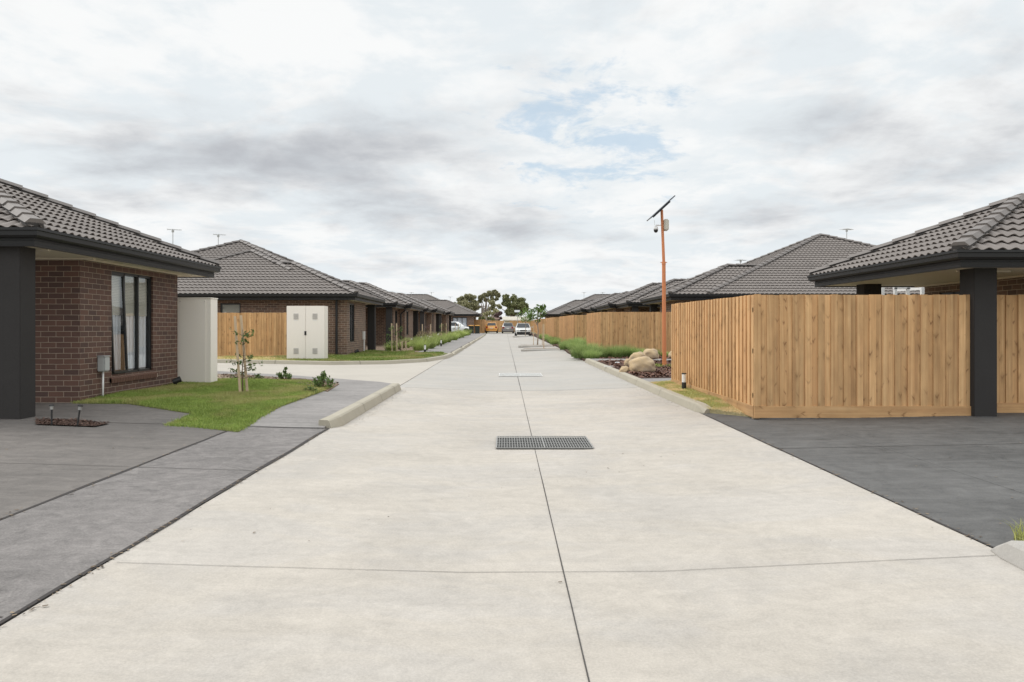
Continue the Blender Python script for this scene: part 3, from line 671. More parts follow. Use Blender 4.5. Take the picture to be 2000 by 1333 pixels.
l7, *_ = unit(-1, -6.1, 76.6, 83.0, 'fifth brick house past the lane corner house, second from the white hatchback', 'porch', 16, smp=4)
l8, *_ = unit(-1, -5.7, 79.6, 86.0, 'last brick house of the left row, nearest the white hatchback', 'room', 16, smp=4)
# right row
r2, z2, _ = unit(1, 6.75, 31.1, 37.6, 'brown roofed house behind the orange pole and its straight paling fence', 'room', 12,
    [(8.3, 23.9, 31.14, 46.7)], smp=6, zoff=2.66, post=2.4, cclip=E(11.3, 1), win=False, ant=[(18.6, 41.5, 5.4, 1.55)])
r3, *_ = unit(1, 6.75, 41.9, 48.4, 'first house beyond the orange pole house on the right row', 'porch', 15, smp=5, zoff=2.62, post=2.2, win=False, ant=[(13.6, 44, 4.2, 1.3)])
r4, *_ = unit(1, 6.3, 46.0, 52.4, 'second house beyond the orange pole house on the right row', 'room', 15, smp=5, zoff=2.62, win=False)
r5, *_ = unit(1, 6.75, 59.6, 66.0, 'third house beyond the orange pole house on the right row', 'porch', 15, smp=4, zoff=2.62, win=False, ant=[(15, 63, 4.2, 1.4)])
r6, *_ = unit(1, 6.3, 62.8, 69.2, 'fourth house beyond the orange pole house on the right row', 'room', 15, smp=4, zoff=2.62, win=False)
r7, *_ = unit(1, 6.75, 76.8, 83.2, 'fifth house beyond the orange pole house on the right row', 'porch', 15, smp=4, zoff=2.62, win=False)
r8, *_ = unit(1, 6.3, 79.9, 86.2, 'last house of the right row before the end house', 'room', 15, smp=4, zoff=2.62, win=False)
# end houses across the head of the street
def end_house(label, s, xe, ant):
    zb = g(100)+.12; z = g(100)+2.6; root = thing('brick_house', label, 'house', (xe+s*6, 105, zb)); X = lambda k: xe+s*k
    def bx(a, b): return sorted((X(a), X(b)))
    hip_roof(root, [(*bx(0, 26), 99.6, 108.8), (*bx(.9, 26), 100.2, 113.6), (*bx(.35, 6.0), 98.4, 104.5)], z, smp=3)
    wm = MB(); p, q = sorted((X(.8), X(5.5))); 
    w0 = min(X(1.6), X(3.5)); wall(wm, (p, 98.9), (q, 98.9), zb-.2, z-.19, [(w0-p, w0+1.9-p, zb+.45, zb+2.1)]); p2, q2 = sorted((X(.9), X(24))); wall(wm, (p2, 100.1), (q2, 100.1), zb-.2, z-.19)
    xs = X(.9); a, b = ((xs, 100.1), (xs, 112)) if s < 0 else ((xs, 112), (xs, 100.1)); wall(wm, a, b, zb-.2, z-.19)
    xs = X(.8); a, b = ((xs, 98.9), (xs, 100.1)) if s < 0 else ((xs, 100.1), (xs, 98.9)); wall(wm, a, b, zb-.2, z-.19)
    wm.build('wall', M['brick'], root, fix=False)
    window(root, (p, 98.9), (q, 98.9), w0-p, w0+1.9-p, zb+.45, zb+2.1, n=3, style='curtain', fw=.09)
    if s < 0:
        mb = MB(); mb.box(X(4.6), X(4.2), 98.5, 98.86, zb-.1, z-.2); mb.build('porch_pillar', M['render'], root)
    for (ax, az) in ant: antenna(root, ax, 106, az, 1.0)
    return root
end_house('end brick house with three white curtained window panes behind the white hatchback', -1, -3.3, [(-10.2, 5.6), (-13, 5.6), (-7.6, 5.0)])
end_house('end house on the right with plain grey roof above the far paling fence', 1, 5.0, [(11, 5.6), (13.6, 5.6)])
# ---- near right house (open porch on pillars)
r1 = thing('brick_house', 'near right house with tiled hip roof over an open porch behind the big fence', 'house', (9.5, 13, g(13)+.1))
zr = 2.585
hip_roof(r1, [(6.35, 20.5, 10.65, 15.75)], zr, t=.44, smp=10)
pillar(r1, 6.77, 7.10, 11.0, 11.36, .1, zr-.2); pillar(r1, 7.02, 7.36, 14.9, 15.24, .2, zr-.2)
wm = MB(); wall(wm, (8.45, 15.35), (8.45, 11.9), .1, zr-.2, [(.5, 1.4, 1.1, 2.2)]); wall(wm, (8.45, 11.9), (18, 11.9), .1, zr-.2); wm.build('wall', M['brick'], r1, fix=False)
window(r1, (8.45, 15.35), (8.45, 11.9), .5, 1.4, 1.1, 2.2, n=2, style='none')
tb = MB(); tb.box(6.75, 7.55, 11.38, 11.42, zr-.235, zr-.208); tb.box(8.38, 8.43, 11.5, 15.6, zr-.24, zr-.208); tb.build('soffit_trim', M['soffit'], r1)
# white framed carport posts and rails seen under its eave
fr = MB()
for x in (8.42, 8.70, 8.98, 9.3): fr.bar((x, 17.0, .3), (x, 17.0, 2.42), .06)
fr.bar((8.66, 17.0, 2.42), (9.03, 17.0, 2.42), .06); fr.bar((9.3, 17, 2.40), (9.5, 18.6, 2.44), .06)
solid(tag(fr.build('pergola_frame', M['white']), 'white frame of square tubes under the near right eave', 'frame'), (8.3, 17, .3))
# ------------------------------------------------------------------ fences
def fence(label, runs, group='timber paling fences', h=1.77, plinth=.15, zoff=.13, posts=True):
    p0 = runs[0][0]; root = thing('paling_fence', label, 'fence', (p0[0], p0[1], g(p0[1])+zoff), group)
    pm = MB(); pl = MB(); ps = MB(); rl = MB()
    for (a, b) in runs:
        a = Vector(a); b = Vector(b); d = b-a; L_ = d.length; d /= L_; n = Vector((d.y, -d.x)); s = 0.0; i = 0; per = .186
        while s < L_-.02:
            front = i % 2 == 0; w = .098+random.uniform(-.005, .003) if front else .11
            s0 = s if front else s-.012
            k = .019 if front else 0.0
            s1 = min(s0+w, L_); m = a+d*(s0+s1)/2; zb_ = g(m.y)+zoff; rr = random.random()
            zt = zb_+h+random.uniform(-.006, .006); z0 = zb_+plinth-.01
            q = [a+d*s0+n*k, a+d*s1+n*k, a+d*s1+n*(k+.017), a+d*s0+n*(k+.017)]
            V = [(p.x, p.y, z) for z in (z0, zt) for p in q]
            uo = s0+i*.0
            fcs = [(3, 2, 6, 7), (1, 0, 4, 5), (2, 1, 5, 6), (0, 3, 7, 4), (4, 7, 6, 5)]
            uf = [(uo, z0), (s1, z0), (s1, zt), (uo, zt)]; ue = [(uo, z0), (uo+.017, z0), (uo+.017, zt), (uo, zt)]
            pm.add(V, fcs, [uf, uf, ue, ue, [(uo, zt)]*4], rr)
            s += .094 if front else .092; i += 1
        a3 = a+n*.03; b3 = b+n*.03
        A = Vector((a3.x, a3.y, g(a.y)+zoff+plinth/2)); B = Vector((b3.x, b3.y, g(b.y)+zoff+plinth/2))
        mm = n*.02; q = [(A, 0), (B, L_)]
        for f_ in range(1):
            V = []
            for P_ in (A, B):
                for zz_ in (-plinth/2-.02, plinth/2):
                    for kk in (-.02, .013): V.append((P_.x+n.x*kk, P_.y+n.y*kk, P_.z+zz_))
            hz = [(0, 0), (0, L_*1), (plinth, L_), (plinth, 0)]
            pl.add(V, [(1, 5, 7, 3), (4, 0, 2, 6), (2, 3, 7, 6), (0, 1, 3, 2), (5, 4, 6, 7)], [[(.01, 0), (.01, L_), (.14, L_), (.14, 0)], [(.01, 0), (.01, L_), (.14, L_), (.14, 0)], [(0, 0), (.03, 0), (.03, L_), (0, L_)], [(0, 0)]*4, [(0, 0)]*4], random.random())
        for zz_ in (.3, .95, 1.55):
            rl.bar((a.x-n.x*.03, a.y-n.y*.03, g(a.y)+zoff+zz_), (b.x-n.x*.03, b.y-n.y*.03, g(b.y)+zoff+zz_), .04, .07)
        for t_ in np.arange(0.06, L_, 2.4):
            p = a+d*float(t_)-n*.09; ps.box(p.x-.045, p.x+.045, p.y-.045, p.y+.045, g(p.y)+zoff-.1, g(p.y)+zoff+h-.06)
    pm.build('palings', M['wood'], root, fix=False); pl.build('plinth_board', M['wood'], root, fix=False)
    rl.build('rails', M['wood_pale'], root); ps.build('fence_posts', M['wood_pale'], root)
    return root
XF = 3.66
fa = fence('big new paling fence corner beside the dark driveway and dry grass verge', [((XF, 16.6), (XF, 11.118)), ((XF-.036, 11.12), (6.77, 11.12))], zoff=.14)
fence('paling fence right of the near charcoal porch pillar', [((7.16, 11.5), (12.5, 11.5))], zoff=.15)
mb = MB(); mb.box(7.12, 7.2, 11.38, 11.47, .1, 2.04); mb.build('end_post', M['wood_pale'], [o for o in bpy.data.objects if o.name == 'paling_fence.001'][0])
fence('straight paling fence behind the boulders and orange pole', [((3.92, 36.2), (3.92, 30.998)), ((3.884, 31.0), (12, 31.0))], zoff=.17)
fence('second stepped paling fence from the orange pole, behind the green clumps', [((3.92, 54.4), (3.92, 42.8)), ((3.92, 42.8), (7.5, 42.8))], zoff=.17)
fence('third stepped paling fence from the orange pole, beside the staked street tree', [((3.92, 72.6), (3.92, 60.5)), ((3.92, 60.5), (7.5, 60.5))], zoff=.17)
fence('fourth stepped paling fence from the orange pole, beside the white sedan', [((3.92, 96), (3.92, 79.6)), ((3.92, 79.6), (7.5, 79.6))], zoff=.17)
fence('paling fence along the lane behind the sapling and beside the twin door cabinet', [((-22, 28.45), (-7.2, 28.45))], zoff=.16, h=1.72)
fence('short paling fence jutting out beside the end brick house and bins', [((-5.2, 104), (-2.9, 104)), ((-2.9, 104), (-2.9, 114))], zoff=.15, h=1.8)
fence('paling fence across the street end behind the yellow car', [((-3.2, 121), (-.1, 121))], zoff=.1, h=1.75)
fence('paling fence across the street end below the cream shed', [((.75, 121), (6.5, 121))], zoff=.1, h=1.75)
fence('far return of paling fence behind the white sedan', [((4.2, 112), (4.2, 98.5)), ((4.2, 98.5), (8, 98.5))], zoff=.17)
# ------------------------------------------------------------------ steel cabinets
def cabinet_plain():
    x0, x1, y0, y1, z0, z1 = -7.05, -6.09, 15.8, 16.17, .28, 2.14
    r = thing('utility_cabinet', 'plain cream metal cabinet against the near brick house end', 'cabinet', ((x0+x1)/2, 16, z0), 'cream utility cabinets')
    mb = MB(); mb.box(x0, x1, y0, y1, z0, z1-.01); mb.build('body', M['cabinet'], r, bevel=.006)
    mb = MB(); mb.box(x0-.01, x1+.012, y0-.014, y1+.012, z1-.0099, z1+.012); mb.build('top', M['cabinet'], r, bevel=.004)
    mb = MB(); mb.box(x0+.03, x1-.1, y0-.012, y0-.0005, z0+.02, z1-.03); d = mb.build('back_panel', M['cabinet'], r, bevel=.004)
    s = MB()
    for x in (x0+.33, x1-.125):
        for z in (z0+.07, z1-.07): s.lathe((x, y0-.012, z), [(.012, 0), (.012, -.006)], 8, 'y')
    s.build('screws', M['vent'], d)
cabinet_plain()
def cabinet_doors():
    Y = 26.2; k = Y/FP; x0, x1 = (560-VX)*k, (634-VX)*k; z0, z1 = 1.5-60*k, 1.5+45*k; y1 = Y+.5
    r = thing('utility_cabinet', 'cream twin door cabinet with four vents on the lane verge', 'cabinet', ((x0+x1)/2, Y+.2, z0), 'cream utility cabinets')
    mb = MB(); mb.box(x0, x1, Y, y1, z0, z1); mb.build('body', M['cabinet'], r, bevel=.006)
    mb = MB(); mb.box(x0-.02, x1+.02, Y-.02, y1+.02, z0-.12, z0-.001); mb.build('plinth', M['kerb'], r)
    xm = (x0+x1)/2
    for a, b in ((x0+.004, xm-.005), (xm+.005, x1-.004)):
        mb = MB(); mb.box(a, b, Y-.02, Y-.001, z0+.006, z1-.006); d = mb.build('door', M['cabinet'], r, bevel=.004)
        c = (a+b)/2
        for zc in (z0+.3, z1-.36):
            v = MB(); v.box(c-.085, c+.085, Y-.028, Y-.021, zc-.1, zc+.1)
            for i in range(9): v.box(c-.07, c+.07, Y-.036, Y-.028, zc-.085+i*.02, zc-.075+i*.02)
            v.build('vent', M['vent'], d)
        lb = MB(); lb.box(c-.07, c+.07, Y-.024, Y-.0205, z1-.50, z1-.475); lb.build('label_plate', M['white'], d)
    hd = MB(); hd.box(xm-.035, xm+.03, Y-.035, Y-.0205, (z0+z1)/2-.08, (z0+z1)/2+.06); hd.box(xm-.02, xm+.012, Y-.05, Y-.035, (z0+z1)/2-.05, (z0+z1)/2+.03); hd.build('handle', M['blackp'], r)
cabinet_doors()
# ------------------------------------------------------------------ drain grates
M['galvd'] = simple('dull_grate_steel', (.30, .295, .28), .6, .4, .3, 12)
M['galvp'] = simple('pale_galvanised_steel', (.72, .71, .68), .5, .2, .1, 12)
def grate(label, x0, x1, y0, y1, gm=None, pm=None):
    gm = gm or M['galvd']; pm = pm or M['pit']
    z = g((y0+y1)/2)+.006; r = thing('drain_grate', label, 'drain grate', ((x0+x1)/2, (y0+y1)/2, z), 'drain grates in the road')
    t = SL
    Z = lambda y: g(y)+.006
    mb = MB(); mb.quad((x0, y0, Z(y0)-.002), (x1, y0, Z(y0)-.002), (x1, y1, Z(y1)-.002), (x0, y1, Z(y1)-.002)); mb.build('pit', pm, r, fix=False)
    mb = MB(); n = 36
    for i in range(n+1):
        x = x0+(x1-x0)*i/n; w = .0075 if i % 18 else .016
        mb.bar((x, y0, Z(y0)+.012), (x, y1, Z(y1)+.012), w, .008)
    mb.build('bearer_bars', gm, r)
    mb = MB(); m_ = 7
    for j in range(m_+1):
        y = y0+(y1-y0)*j/m_; mb.bar((x0, y, Z(y)+.011), (x1, y, Z(y)+.011), .02 if 0 < j < m_ else .03, .007)
    mb.build('cross_bars', gm, r)
grate('near steel drain grate set in the middle of the road', -.10, 1.05, 9.05, 9.97)
grate('far pale drain grate in the road past the joint', -.16, 1.05, 21.3, 22.5, M['galvp'], M['galv'])
# ------------------------------------------------------------------ orange solar camera pole
def solar_pole():
    x, y, zb_ = 4.74, 22.8, g(22.8)+.21; zt = 5.03; k = 22.8/FP
    r = thing('camera_pole', 'tall orange pole with solar panel and dome camera beside the boulders', 'pole', (x, y, zb_))
    mb = MB(); mb.tube([(x+.03, y, zb_-.05), (x+.01, y, 3.47)], .064, .055, 14); mb.tube([(x+.01, y, 3.47), (x-.05, y, zt+.03)], .045, .04, 14); mb.build('pole', M['orange'], r, smooth=False)
    mb = MB(); mb.bar((x-.09, y, 3.49), (x+.11, y, 3.49), .02); mb.lathe((x+.01, y, 3.42), [(.06, 0), (.06, .09)], 12); mb.build('clamp', M['orange'], r)
    c = Vector((x-.05, y, zt+.04)); d = Vector((.735, 0, .675)).normalized(); n = Vector((-d.z, 0, d.x)); L_ = .5
    def slab(mb, l0, l1, wy, t0, t1):
        P = []
        for l in (l0, l1):
            for yy in (-wy, wy):
                for t in (t0, t1): p = c+d*l+n*t; P.append((p.x, p.y+yy, p.z))
        mb.add(P, [(0, 1, 3, 2), (4, 6, 7, 5), (0, 4, 5, 1), (2, 3, 7, 6), (0, 2, 6, 4), (1, 5, 7, 3)])
    mb = MB(); slab(mb, -.49, .49, .32, .03, .058); mb.build('solar_panel', M['panel'], r)
    mb = MB(); slab(mb, -.34, .34, .05, -.012, .03); mb.build('panel_bracket', M['black'], r)
    # camera arm, dome
    cx_, cz = (1281-VX)*k, 1.5+(643-449)*k
    mb = MB(); mb.tube([(x-.04, y, cz+.13), (cx_+.0, y, cz+.13), (cx_, y, cz+.08)], .018, n=8); mb.tube([(cx_-.03, y, cz+.11), (cx_-.045, y, cz+.28)], .006, n=5); mb.build('camera_arm', M['white'], r)
    mb = MB(); mb.lathe((cx_, y, cz), [(.03, .1), (.055, .085), (.066, .04), (.066, .0)], 16); cam_ = mb.build('dome_camera', M['white'], r, smooth=True)
    mb = MB(); mb.lathe((cx_, y, cz), [(.066, -.002), (.064, -.03), (.045, -.075), (.012, -.092)], 16); mb.build('lens_dome', M['blackp'], cam_, smooth=True)
    mb = MB(); bz0, bz1 = 1.5+(643-451)*k, 1.5+(643-429)*k; mb.box(x-.0, x+.145, y-.12, y+.12, bz0, bz1); mb.build('equipment_box', M['boxcream'], r, bevel=.03)
solar_pole()
# ------------------------------------------------------------------ boulders
def boulder(label, px0, px1, py_top, py_base, Y, seed, asym=0.0):
    k = Y/FP; cx_ = ((px0+px1)/2-VX)*k; w = (px1-px0)*k/2; z0 = 1.5-(py_base-VY)*k; h = (py_base-py_top)*k
    bm = bmesh.new(); bmesh.ops.create_icosphere(bm, subdivisions=4, radius=1); rr = random.Random(seed)
    offs = [(Vector((rr.uniform(-1, 1), rr.uniform(-1, 1), rr.uniform(-.6, 1))).normalized(), rr.uniform(.80, .97)) for _ in range(13)]
    for v in bm.verts:
        n = v.co.normalized()
        for d, lim in offs:                      # worn facets
            e = n.dot(d)
            if e > lim-.12: v.co -= d*max(0, v.co.dot(d)-lim)*.8
        v.co *= 1+.025*math.sin(n.x*7+seed)*math.cos(n.y*6+n.z*5)
        p = 2.5; s = (abs(v.co.x)**p+abs(v.co.y)**p+abs(v.co.z)**p)**(1/p); v.co *= (.35+.65/max(s, .3))
    from mathutils import noise as mn_
    for v in bm.verts:
        q = v.co*1.5+Vector((seed, 0, 0)); v.co *= 1+.16*mn_.noise(q)+.07*mn_.noise(q*2.6)+.025*mn_.noise(q*7)
    for v in bm.verts:
        if v.co.z < -.55: v.co.z = -.55+(v.co.z+.55)*.3
    zs = [v.co.z for v in bm.verts]; mn, mx_ = min(zs), max(zs); xs_ = max(abs(v.co.x) for v in bm.verts)
    for v in bm.verts:
        zz_ = (v.co.z-mn)/(mx_-mn); v.co = Vector((v.co.x/xs_*w+asym*w*zz_, v.co.y/xs_*w*.8, zz_*(h+.06)-.06))
    me = bpy.data.meshes.new('boulder'); bm.to_mesh(me); bm.free(); me.materials.append(M['rock']); me.polygons.foreach_set('use_smooth', [True]*len(me.polygons))
    o = bpy.data.objects.new('boulder', me); COL.objects.link(o); o.location = (cx_, Y, z0); tag(o, label, 'boulder', 'sandstone boulders in the mulch bed')
boulder('largest sandy boulder at the front of the mulch bed left of the orange pole', 1226, 1280, 696, 725, 20.0, 3, .06)
boulder('small flat boulder at the left foot of the largest boulder', 1209, 1232, 715, 729, 20.1, 8)
boulder('grey brown boulder behind the largest one, closest to the orange pole', 1253, 1289, 681, 699, 24.6, 5)
boulder('long sloping boulder leaning between the largest and the grey brown boulder', 1226, 1262, 687, 708, 23.2, 11, .2)
boulder('low narrow boulder left of the long sloping boulder', 1219, 1234, 701, 712, 22.4, 12)
boulder('boulder half hidden behind the slatted fence edge right of the orange pole', 1305, 1338, 684, 697, 25.2, 15)
for lab, (px, py, w) in (('white round cap lying in the mulch left of the largest boulder', (1206, 710, .16)), ('thin pale strip lying in the mulch near the kerb', (1190, 716, .3))):
    X_, Y_ = gp(px, py, .22); mb = MB()
    if w < .2: mb.lathe((X_, Y_, g(Y_)+.2), [(w/2, 0), (w/2, .05), (w/2-.02, .06)], 14)
    else: mb.box(X_-w/2, X_+w/2, Y_-.03, Y_+.03, g(Y_)+.21, g(Y_)+.235)
    solid(tag(mb.build('white_disc' if w < .2 else 'pale_strip', M['white']), lab, 'disc' if w < .2 else 'strip'), (X_, Y_, g(Y_)+.21))
# ------------------------------------------------------------------ small lights
def bollard(label, X_, Y_, zb_, h=.34):
    r = thing('bollard_light', label, 'bollard light', (X_, Y_, zb_), 'black and white bollard lights')
    mb = MB(); mb.lathe((X_, Y_, zb_), [(.045, -.03), (.045, h*.46)], 16); mb.build('post', M['blackp'], r, smooth=False)
    mb = MB(); mb.lathe((X_, Y_, zb_), [(.041, h*.46), (.041, h*.94)], 16); mb.build('diffuser', M['white'], r)
    mb = MB(); mb.lathe((X_, Y_, zb_), [(.047, h*.94), (.047, h), (.02, h*1.01)], 16); mb.build('cap', M['blackp'], r)
bollard('bollard light in the dry grass against the slatted fence side', 3.5, 14.9, g(14.9)+.19, .33)
bollard('bollard light at the lane corner end of the left footpath', -3.38, 32.3, g(32.3)+.2, .38)
bollard('bollard light among the green clumps farther along the left footpath', -3.55, 42.5, g(42.5)+.2, .36)
def stake_light(label, px, py, tilt):
    X_, Y_ = gp(px, py, .22); z = g(Y_)+.22; r = thing('garden_light', label, 'garden light', (X_, Y_, z), 'solar stake lights by the porch')
    T = lambda h: (X_+tilt*h, Y_, z+h)
    mb = MB(); mb.tube([T(-.03), T(.17)], .011, n=8); mb.build('stake', M['blackp'], r)
    mb = MB(); mb.tube([T(.17), T(.215)], .02, .022, 10); mb.build('lamp', M['galv'], r)
    mb = MB(); mb.tube([T(.215), T(.232)], .034, .028, 10); mb.build('cap', M['blackp'], r)
stake_light('upright black solar stake light nearest the charcoal pillar', 101, 826, 0)
stake_light('leaning black solar stake light at the right end of the mulch bed', 152, 827, .14)
def spot(label, X_, Y_):
    z = g(Y_)+.25; r = thing('spotlight', label, 'spotlight', (X_, Y_, z)); mb = MB(); mb.tube([(X_, Y_, z-.03), (X_, Y_, z+.08)], .012, n=6); mb.build('stake', M['blackp'], r)
    mb = MB(); mb.tube([(X_-.06, Y_-.03, z+.08), (X_+.07, Y_+.04, z+.14)], .05, .06, 12); mb.build('head', M['blackp'], r)
spot('small black spotlight at the far foot of the near brick house', -6.5, 15.1)
spot('tiny black spotlight at the foot of the lane corner house', -5.95, 30.6)
# ------------------------------------------------------------------ plants
def blades(name, P, h, wd, mat, lean=.35, parent=None, kind=None, seg=2):
    """one grass blade per row of P (x,y,z); tapering strips that bend over"""
    n = len(P); P = np.asarray(P, float); h = np.asarray(h); az = rng.uniform(0, 2*np.pi, n); fa_ = rng.uniform(0, 2*np.pi, n); ln = rng.uniform(.1, 1, n)*lean
    dx, dy = np.cos(az), np.sin(az); wx, wy = np.cos(fa_), np.sin(fa_); V = np.zeros((n, 5, 3)); rn = rng.uniform(0, 1, n)
    for i, (t, ws) in enumerate(((0, 1), (.55, .75))):
        for j, sgn in enumerate((-1, 1)):
            V[:, i*2+j, 0] = P[:, 0]+dx*ln*h*t*t+wx*wd*.5*ws*sgn; V[:, i*2+j, 1] = P[:, 1]+dy*ln*h*t*t+wy*wd*.5*ws*sgn; V[:, i*2+j, 2] = P[:, 2]+h*t
    V[:, 4, 0] = P[:, 0]+dx*ln*h; V[:, 4, 1] = P[:, 1]+dy*ln*h; V[:, 4, 2] = P[:, 2]+h*(1-.25*ln)
    b = (np.arange(n)*5)[:, None]; F_ = np.concatenate([b+np.array([[0, 1, 3]]), b+np.array([[0, 3, 2]]), b+np.array([[2, 3, 4]])])
    o = np_obj(name, V.reshape(-1, 3), F_, mat, parent, np.repeat(rn, 5))
    if kind: o['kind'] = kind
    return o
def inside(pts, poly):
    x, y = pts[:, 0], pts[:, 1]; c = np.zeros(len(pts), bool); n = len(poly)
    for i in range(n):
        (x1, y1), (x2, y2) = poly[i], poly[(i+1) % n]
        k = (y1 > y) != (y2 > y); xi = (x2-x1)*(y-y1)/((y2-y1) if y2 != y1 else 1e-9)+x1; c ^= k & (x < xi)
    return c
def scatter(poly, dens):
    A = np.array(poly); lo, hi = A.min(0), A.max(0); n = int((hi-lo).prod()*dens); p = rng.uniform(lo, hi, (n, 2)); return p[inside(p, poly)]
def lawn(name, poly, dens, zf, hmin, hmax, wd, mat, ragged=.03):
    p = scatter(poly, dens); p = p+rng.normal(0, ragged, p.shape)
    z = np.array([zf(a, b) for a, b in p]); patch = .7+.6*(.5+.5*np.sin(p[:, 0]*3.1+1)*np.sin(p[:, 1]*2.3))
    return blades(name, np.column_stack([p, z-.005]), rng.uniform(hmin, hmax, len(p))*patch, wd, mat, .9, kind='stuff')
lawn('grass', lawn_poly, 9000, lawnz, .025, .065, .007, M['grass'])
lawn('grass', verge_poly, 6500, vz, .02, .05, .007, M['verge'])
lawn('grass', [(3.2, 4.72), (3.45, 4.6), (5.5, 4.5), (5.5, 5.0), (3.35, 5.0)], 5200, lambda x, y: g(y)+.1, .05, .15, .006, M['grass'])
lawn('grass', [(-7.0, 25.2), (-5.7, 24.85), (-4.1, 25.85), (-3.05, 27.7), (-2.6, 30.5), (-2.55, 32.2), (-3.92, 32.0), (-4.0, 33.8), (-8.6, 34.2), (-8.6, 28)], 1600, lambda x, y: g(y)+.225, .04, .1, .016, M['grass'])
lawn('grass', [(-16, 24.85), (-7.0, 24.9), (-7.0, 28.4), (-16, 28.4)], 500, lambda x, y: g(y)+.225, .04, .1, .016, M['verge'])
lawn('grass', [(4.2, 22.0), (5.6, 22.4), (5.4, 23.2), (4.3, 22.9)], 500, lambda x, y: g(y)+.215, .03, .1, .014, M['grass'])
def clump_mesh(name, n, rad, hgt, wd, mat, arch=1.0, seed=0):
    r_ = np.random.default_rng(seed); V = []; Fs = []; rn = []
    S = 5
    for i in range(n):
        az = r_.uniform(0, 2*np.pi); q = math.sqrt(r_.uniform(0, 1)); b0 = np.array([math.cos(az), math.sin(az)])*q*rad*.55
        az2 = az+r_.normal(0, .7); L_ = hgt*r_.uniform(.65, 1.25); out = arch*r_.uniform(.25, 1.0)*(0.35+q*.75); f_ = az2+math.pi/2
        w0 = wd*r_.uniform(.7, 1.3); base = len(V); c = r_.uniform(0, 1)
        for k in range(S):
            t = k/(S-1); d = out*L_*t**1.6*.8; z = L_*(t-.42*out*t**2.2); w = w0*(1-t*.85)
            x, y = b0[0]+math.cos(az2)*d, b0[1]+math.sin(az2)*d
            V += [(x-math.cos(f_)*w, y-math.sin(f_)*w, z), (x+math.cos(f_)*w, y+math.sin(f_)*w, z)]; cc = min(1, c*.6+t*.45); rn += [cc, cc]
            if k: Fs.append((base+2*k-2, base+2*k-1, base+2*k+1, base+2*k))
    o = np_obj(name, V, Fs, mat, None, rn); return o
protoA = [clump_mesh('grass_clump', 650, .55, .55, .007, M['strap'], 1.0, s) for s in (1, 2)]
protoB = [clump_mesh('fine_shrub', 1100, .75, .56, .0065, M['fine'], 1.0, s) for s in (4, 5, 6)]
used = set()
def place(proto, loc, sc, label, cat, group):
    k = proto.name
    o = proto if k not in used else dup(proto)
    used.add(k); o.location = loc; o.rotation_euler.z = random.uniform(0, 6.28); o.scale = (sc, sc, sc*random.uniform(.85, 1.15)); return tag(o, label, cat, group)
ords = ['nearest', 'second nearest', 'third nearest', 'fourth nearest', 'fifth nearest', 'sixth nearest', 'seventh nearest', 'eighth nearest', 'ninth nearest', 'tenth nearest', 'eleventh nearest', 'twelfth nearest', 'thirteenth nearest', 'fourteenth nearest', 'fifteenth nearest', 'sixteenth nearest', 'seventeenth nearest', 'eighteenth nearest']
ordf = lambda i, n: ords[i] if i < n-1 else 'farthest from'
Yl = [36.2, 38.6, 41.0, 43.6, 46.0, 48.6, 51.4, 54.4, 57.4, 60.6, 64, 67.5, 71, 74.5, 78, 82, 85.5]
for i, Y_ in enumerate(Yl):
    place(protoA[i % 2], (-4.15+random.uniform(-.12, .2), Y_, g(Y_)+.17), random.uniform(.7, 1.35), f'strappy grass clump at the footpath edge of the left bed, {ordf(i, len(Yl))} the camera', 'grass clump', 'strappy grass clumps in the left bed')
Yl2 = [35.2, 37.5, 39.8, 42.4, 45, 48, 51, 55, 59, 63, 67.5, 72, 76.5, 81]
for i, Y_ in enumerate(Yl2):
    place(protoA[(i+1) % 2], (-5.3+random.uniform(-.3, .3), Y_, g(Y_)+.17), random.uniform(.5, 1.2), f'strappy grass clump near the walls in the left bed, {ordf(i, len(Yl2))} the camera', 'grass clump', 'strappy grass clumps in the left bed')
masses = [('near right mass by the kerb end', [(3.25, 28.5, .8), (3.05, 29.5, 1.1), (3.65, 29.3, .95), (3.4, 30.4, 1.2), (2.95, 30.6, .8), (4.2, 29.5, 1.0), (4.7, 29.9, .95), (5.2, 29.6, .85)]),
          ('middle right mass by the stepped fence', [(3.45, 37.6, .9), (3.1, 38.9, .8), (3.55, 39.9, 1.1), (4.0, 41.2, 1.15), (3.3, 41.4, .85)]),
          ('far right mass by the street tree', [(3.15, 48.2, .75), (3.3, 50.5, 1.05), (3.35, 54, 1.0), (3.3, 59, .8), (3.3, 65, 1.0)])]
for nm, lst in masses:
    lst.sort(key=lambda q: (q[1], q[0]))
    for i, (x, y, s) in enumerate(lst):
        place(protoB[i % 3], (x, y, g(y)+.14), s*.88, f'fine leaved shrub of the {nm}, {ordf(i, len(lst))} the camera', 'shrub', 'fine leaved shrubs along the right fence')
rk = [(5.2, 30.5, .6), (5.9, 30.3, .55), (6.4, 30.2, .5)]
for i, (x, y, s) in enumerate(rk): place(protoB[i % 3], (x, y, g(y)+.14), s, f'low green shrub under the straight fence, {["left", "middle", "right"][i]} of three beside the boulders', 'shrub', 'fine leaved shrubs along the right fence')
